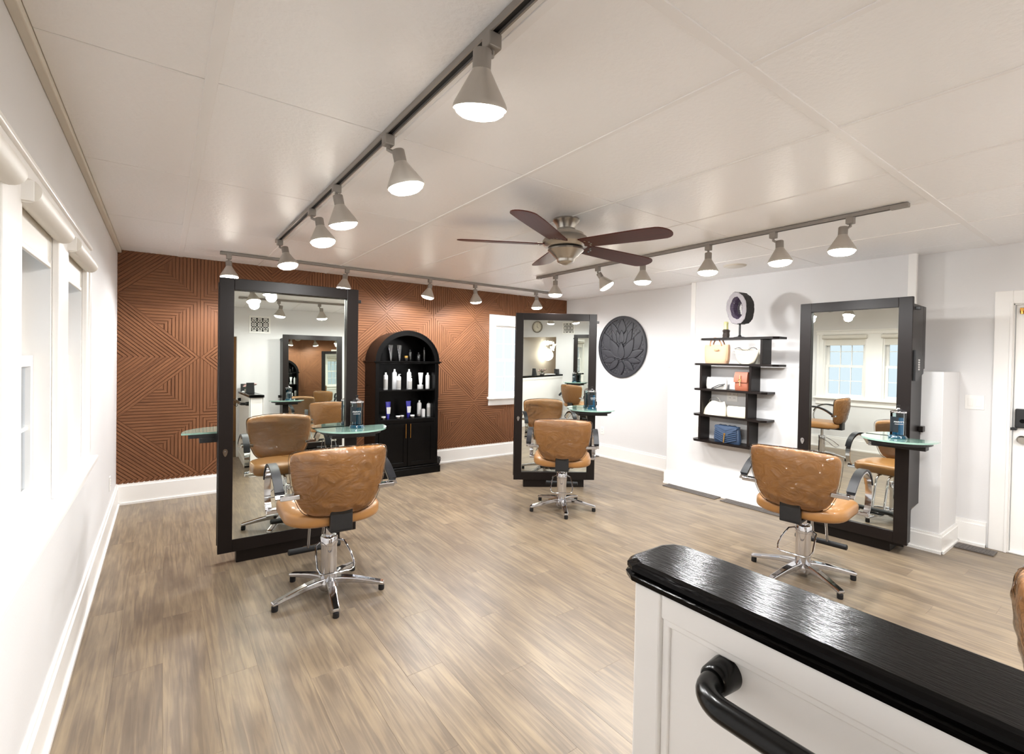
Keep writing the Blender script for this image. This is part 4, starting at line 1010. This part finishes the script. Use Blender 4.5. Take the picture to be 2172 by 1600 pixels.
PT = [(-.45, -.10, -.83, .52, .40, .018, .6), (.45, -.10, .83, .52, .40, .018, .6),
      (-.16, .25, -.46, .83, .27, .019, .75), (.16, .25, .46, .83, .27, .019, .75), (0, .42, 0, .93, .34, .020, .6),
      (-.22, .10, -.42, .58, .2, .020, .7), (.22, .10, .42, .58, .2, .020, .7), (-.05, .08, -.22, .55, .2, .021, .7), (.05, .08, .22, .55, .2, .021, .7), (0, .1, 0, .56, .22, .022, .7),
      (-.08, -.38, -.50, .28, .36, .026, .8), (.08, -.38, .50, .28, .36, .026, .8), (0, -.42, 0, .16, .30, .031, .7),
      (-.22, -.34, -.90, -.08, .24, .022, .8), (.22, -.34, .90, -.08, .24, .022, .8), (-.25, -.40, -.80, -.47, .19, .024, .8), (.25, -.40, .80, -.47, .19, .024, .8),
      (-.12, -.42, -.52, -.76, .22, .026, .8), (.12, -.42, .52, -.76, .22, .026, .8), (0, -.45, 0, -.90, .26, .027, .8)]
for p in PT: petal(*p)

# ================================================================== SMALL WALL FITTINGS
def plate(name, label, cat, u, z, fn, w_, h_, kind):
    t = thing(name, label, cat, fn(u, 0, z))
    p0 = Vector(fn(0, 0, 0)); ux = Vector(fn(1, 0, 0)) - p0; dx = Vector(fn(0, 1, 0)) - p0
    def bx(m, a0, a1, d0, d1, z0, z1, b=.002):
        p, q = ux * a0 + dx * d0, ux * a1 + dx * d1; return m.rbox(min(p.x, q.x), max(p.x, q.x), min(p.y, q.y), max(p.y, q.y), z0, z1, b)
    bx(MB(), -w_ / 2, w_ / 2, 0.0005, .007, -h_ / 2, h_ / 2).build('cover_plate', 'white_plastic', t)
    if kind == 'switch':
        for s_ in (-.024, .024): bx(MB(), s_ - .016, s_ + .016, .007, .011, -.034, .034).build('rocker', 'white_plastic', t)
    else:
        n_ = 2 if w_ > .1 else 1
        for k2 in range(n_):
            c = (k2 - (n_ - 1) / 2) * .047
            for s_ in (-.02, .02):
                rc = bx(MB(), c - .015, c + .015, .007, .009, s_ - .013, s_ + .013).build('receptacle', 'white_plastic', t)
                for e_ in (-.006, .006): bx(MB(), c + e_ - .0015, c + e_ + .0015, .0088, .0093, s_ - .004, s_ + .006, .0003).build('slot', 'grille_dark', rc)
    return t
RW = lambda X_: (lambda u, d, z: (X_ - d, u, z))
plate('outlet', 'white outlet low on the wall under the lotus plaque', 'outlet', -.868, .40, RW(XR), .075, .118, 'o')
plate('outlet', 'white double outlet above the ledge beside the stepped shelf', 'outlet', -3.81, 1.485, RW(CHX), .12, .115, 'o')
plate('outlet', 'white outlet on the wall behind the stepped shelf', 'outlet', -3.19, 1.11, RW(LBX), .12, .115, 'o')
plate('outlet', 'white outlet low on the left wall by the wood wall', 'outlet', -.73, .37, lambda u, d, z: (d, u, z), .075, .118, 'o')
plate('light_switch', 'white double rocker switch beside the door', 'light switch', -4.995, 1.175, RW(XR), .118, .118, 'switch')
def register(label, x0, x1, y0, y1):
    t = thing('floor_register', label, 'floor vent', ((x0 + x1) / 2, (y0 + y1) / 2, 0)); a, b = (x1 - x0) / 2, (y1 - y0) / 2
    MB().rbox(-a, a, -b, b, .0005, .010, .003).build('frame', 'register_grey', t)
    n = int((y1 - y0) / .02)
    for i in range(1, n): MB().box(-a + .012, a - .012, -b + i * .02 - .004, -b + i * .02 + .004, .010, .0125).build('slat', 'register_grey', t)
register('grey floor vent below the light switch', 5.56, 5.70, -5.165, -4.93)
register('grey floor vent along the chimney breast skirting, nearer the window', 5.13, 5.255, -3.10, -2.44)
register('grey floor vent along the chimney breast skirting, nearer the door', 5.13, 5.255, -3.95, -3.16)
register('small dark floor vent beside the angled station', 5.62, 5.74, -.85, -.45)
t = thing('ceiling_speaker', 'round beige disc on the ceiling near the chimney breast', 'speaker', (5.02, -3.33, H))
MB().lathe([(.0, -.012), (.09, -.012), (.105, -.006), (.11, 0), (0, 0)], n=32).build('cover', 'crown_paint', t, smooth=True)
MB().lathe([(.085, -.0135), (.088, -.012), (.08, -.012)], n=32).build('ring', 'off_white', t, smooth=True)

# ---- things seen in the mirrors
t = thing('wall_clock', 'round grey-rimmed wall clock above the opening, seen in a mirror', 'clock', (.565, YF + .001, 2.215))
CF = lambda a, b, d: (-a, d, b)
m = MB(); m.lathe([(.145, 0), (.146, .02), (.135, .03), (.118, .02), (.118, .0)], (0, 0, 0), 40, Matrix.Rotation(-PI / 2, 3, 'X')); m.build('rim', 'clock_rim', t, smooth=True)
MB().lathe([(0, .001), (.119, .001), (.119, .008), (0, .008)], (0, 0, 0), 40, Matrix.Rotation(-PI / 2, 3, 'X')).build('face', 'clock_face', t)
for i in range(12):
    a = i * PI / 6; MB().prism([(math.sin(a) * r_ + math.cos(a) * s_, math.cos(a) * r_ - math.sin(a) * s_) for r_, s_ in ((.092, -.003), (.108, -.003), (.108, .003), (.092, .003))], .0082, .0095, CF).build('hour_mark', 'grille_dark', t)
for a, L_, w_ in ((math.radians(-130), .06, .004), (math.radians(2), .085, .003)):
    MB().prism([(math.sin(a) * r_ + math.cos(a) * s_, math.cos(a) * r_ - math.sin(a) * s_) for r_, s_ in ((-.01, -w_), (L_, -w_ * .5), (L_, w_ * .5), (-.01, w_))], .010, .0115, CF).build('hand', 'grille_dark', t)
t = thing('wall_vent', 'square white grille with dark ring pattern by the opening, seen in the mirrors', 'vent', (1.428, YF, 2.173))
MB().box(-.13, .13, .0005, .003, -.115, .115).build('backing', 'grille_dark', t)
MB().rbox(-.16, .16, .001, .010, .115, .145, .002).rbox(-.16, .16, .001, .010, -.145, -.115, .002).rbox(-.16, -.13, .001, .010, -.115, .115, .002).rbox(.13, .16, .001, .010, -.115, .115, .002).build('frame', 'white_plastic', t)
for i in range(3):
    for j in range(3):
        MB().lathe([(.034, 0), (.034, .007), (.024, .007), (.024, 0), (.034, 0)], ((i - 1) * .085, .003, (j - 1) * .077), 20, Matrix.Rotation(-PI / 2, 3, 'X')).build('grille_ring', 'white_plastic', t)
for s_ in (-1, 1):
    for c in (-.17, -.085, 0, .085, .17):
        p = clip(clip(clip(clip([(-.3, -.3 * s_ + c - .005), (.3, .3 * s_ + c - .005), (.3, .3 * s_ + c + .005), (-.3, -.3 * s_ + c + .005)], 1, 0, .13), -1, 0, .13), 0, 1, .115), 0, -1, .115)
        if len(p) > 2: MB().prism(p, .0031, .0075, XZ).build('grille_bar', 'white_plastic', t)
t = thing('card_holder', 'small black box at the far end of the half wall, seen in the mirrors', 'box', (1.19, -7.10, 1.070))
MB().rbox(-.045, .045, -.045, .045, 0, .12, .004).build('body', 'black_plastic', t); MB().rbox(.0, .085, .05, .11, 0, .03, .004).build('tray', 'black_plastic', t)
t = thing('menu_stand', 'dark tilted frame on the half wall, seen in a mirror', 'frame', (1.2, -6.07, 1.070), .3)
MB().rings([[(-.05, -.01, 0), (.05, -.01, 0), (.05, .05, 0), (-.05, .05, 0)], [(-.05, .03, .15), (.05, .03, .15), (.05, .036, .15), (-.05, .036, .15)]]).build('easel', 'black_plastic', t)
t = thing('flower_arrangement', 'low grey-green flower arrangement on the half wall, seen in a mirror', 'flowers', (1.2, -6.38, 1.070))
MB().lathe([(.05, 0), (.06, .03), (.055, .05), (.045, .05), (0, .04)], n=18).build('bowl', 'pewter', t, smooth=True)
random.seed(11)
for i in range(16):
    a = random.uniform(0, 2 * PI); rd = random.uniform(.01, .09); zz_ = random.uniform(.06, .12)
    MB().tube([(0, 0, .04), (rd * .6 * math.cos(a), rd * .6 * math.sin(a), zz_ * .8), (rd * math.cos(a), rd * math.sin(a), zz_)], .003, 5).build('stem', 'leaf_green', t)
    MB().lathe([(0, 0), (.016, .006), (.02, .014), (.012, .022), (0, .02)], (rd * math.cos(a), rd * math.sin(a), zz_ - .004), 9).build('bloom', 'flower_pink' if i % 2 else 'pewter', t, smooth=True)
t = thing('paper_stack', 'white leaflets lying on the half wall, seen in a mirror', 'paper', (1.2, -6.75, 1.070), .1)
MB().rbox(-.06, .06, -.14, .14, 0, .012, .001).build('sheets', 'bottle_white', t)
t = thing('gold_panel', 'narrow gold wall panel through the opening, seen in a mirror', 'wall art', (1.69, -8.2, 1.45))
MB().rbox(-.03, 0, -.35, .35, -.3, .3, .004).build('panel', 'gold_art', t); MB().rbox(-.04, -.03, -.37, .37, .3, .32, .002).rbox(-.04, -.03, -.37, .37, -.32, -.3, .002).build('edging', 'gold', t)
# chandelier in the reception room
t = thing('chandelier', 'glowing cluster chandelier in the reception room, seen in a mirror', 'chandelier', (.16, -8.5, 0))
MB().cyl((0, 0, 1.9), (0, 0, H), .008, n=8).lathe([(.05, H - .02), (.05, H)], n=16).build('stem', 'chrome', t)
random.seed(5)
for i in range(40):
    a = random.uniform(0, 2 * PI); ph = random.uniform(-.9, 1.0); rd = .22 * math.sqrt(max(.05, 1 - ph * ph * .8)) * random.uniform(.7, 1)
    c = (rd * math.cos(a), rd * math.sin(a), 1.76 + .13 * ph)
    q = Vector((math.cos(a), math.sin(a), random.uniform(-.6, .6))).to_track_quat('Z', 'Y').to_matrix()
    MB().lathe([(0, -.008), (.03, -.004), (.042, .006), (.03, .012), (0, .014)], c, 10, q).build('glass_petal', 'chandelier_glow', t, smooth=True)
ld = bpy.data.lights.new('chandelier_lamp', 'POINT'); ld.energy = 6; ld.color = (1, .86, .66); ld.shadow_soft_size = .15
lo = bpy.data.objects.new('chandelier_lamp', ld); col.objects.link(lo); lo.parent = t; lo.location = (0, 0, 1.52)
t = thing('downlight', 'round recessed light in the reception ceiling, seen in a mirror', 'ceiling light', (-.25, -7.75, H))
MB().lathe([(.085, -.004), (.09, 0), (.07, 0), (.068, -.004)], n=24).build('trim_ring', 'white_plastic', t, smooth=True)
MB().lathe([(0, -.002), (.068, -.002), (.068, 0), (0, 0)], n=24).build('lens', 'downlight', t)

# window portals guide sky light into the room
def portal(loc, rot, sx_, sy2):
    ld = bpy.data.lights.new('window_portal', 'AREA'); ld.shape = 'RECTANGLE'; ld.size = sx_; ld.size_y = sy2; ld.cycles.is_portal = True
    lo = bpy.data.objects.new('window_portal', ld); col.objects.link(lo); lo.location = loc; lo.rotation_euler = rot
for y0, y1 in WIN_L: portal((-.14, (y0 + y1) / 2, (WZ0 + WZ1) / 2), (0, -PI / 2, 0), WZ1 - WZ0, y1 - y0)
portal(((BWX0 + BWX1) / 2, .14, (BWZ0 + BWZ1) / 2), (-PI / 2, 0, 0), BWX1 - BWX0, BWZ1 - BWZ0)
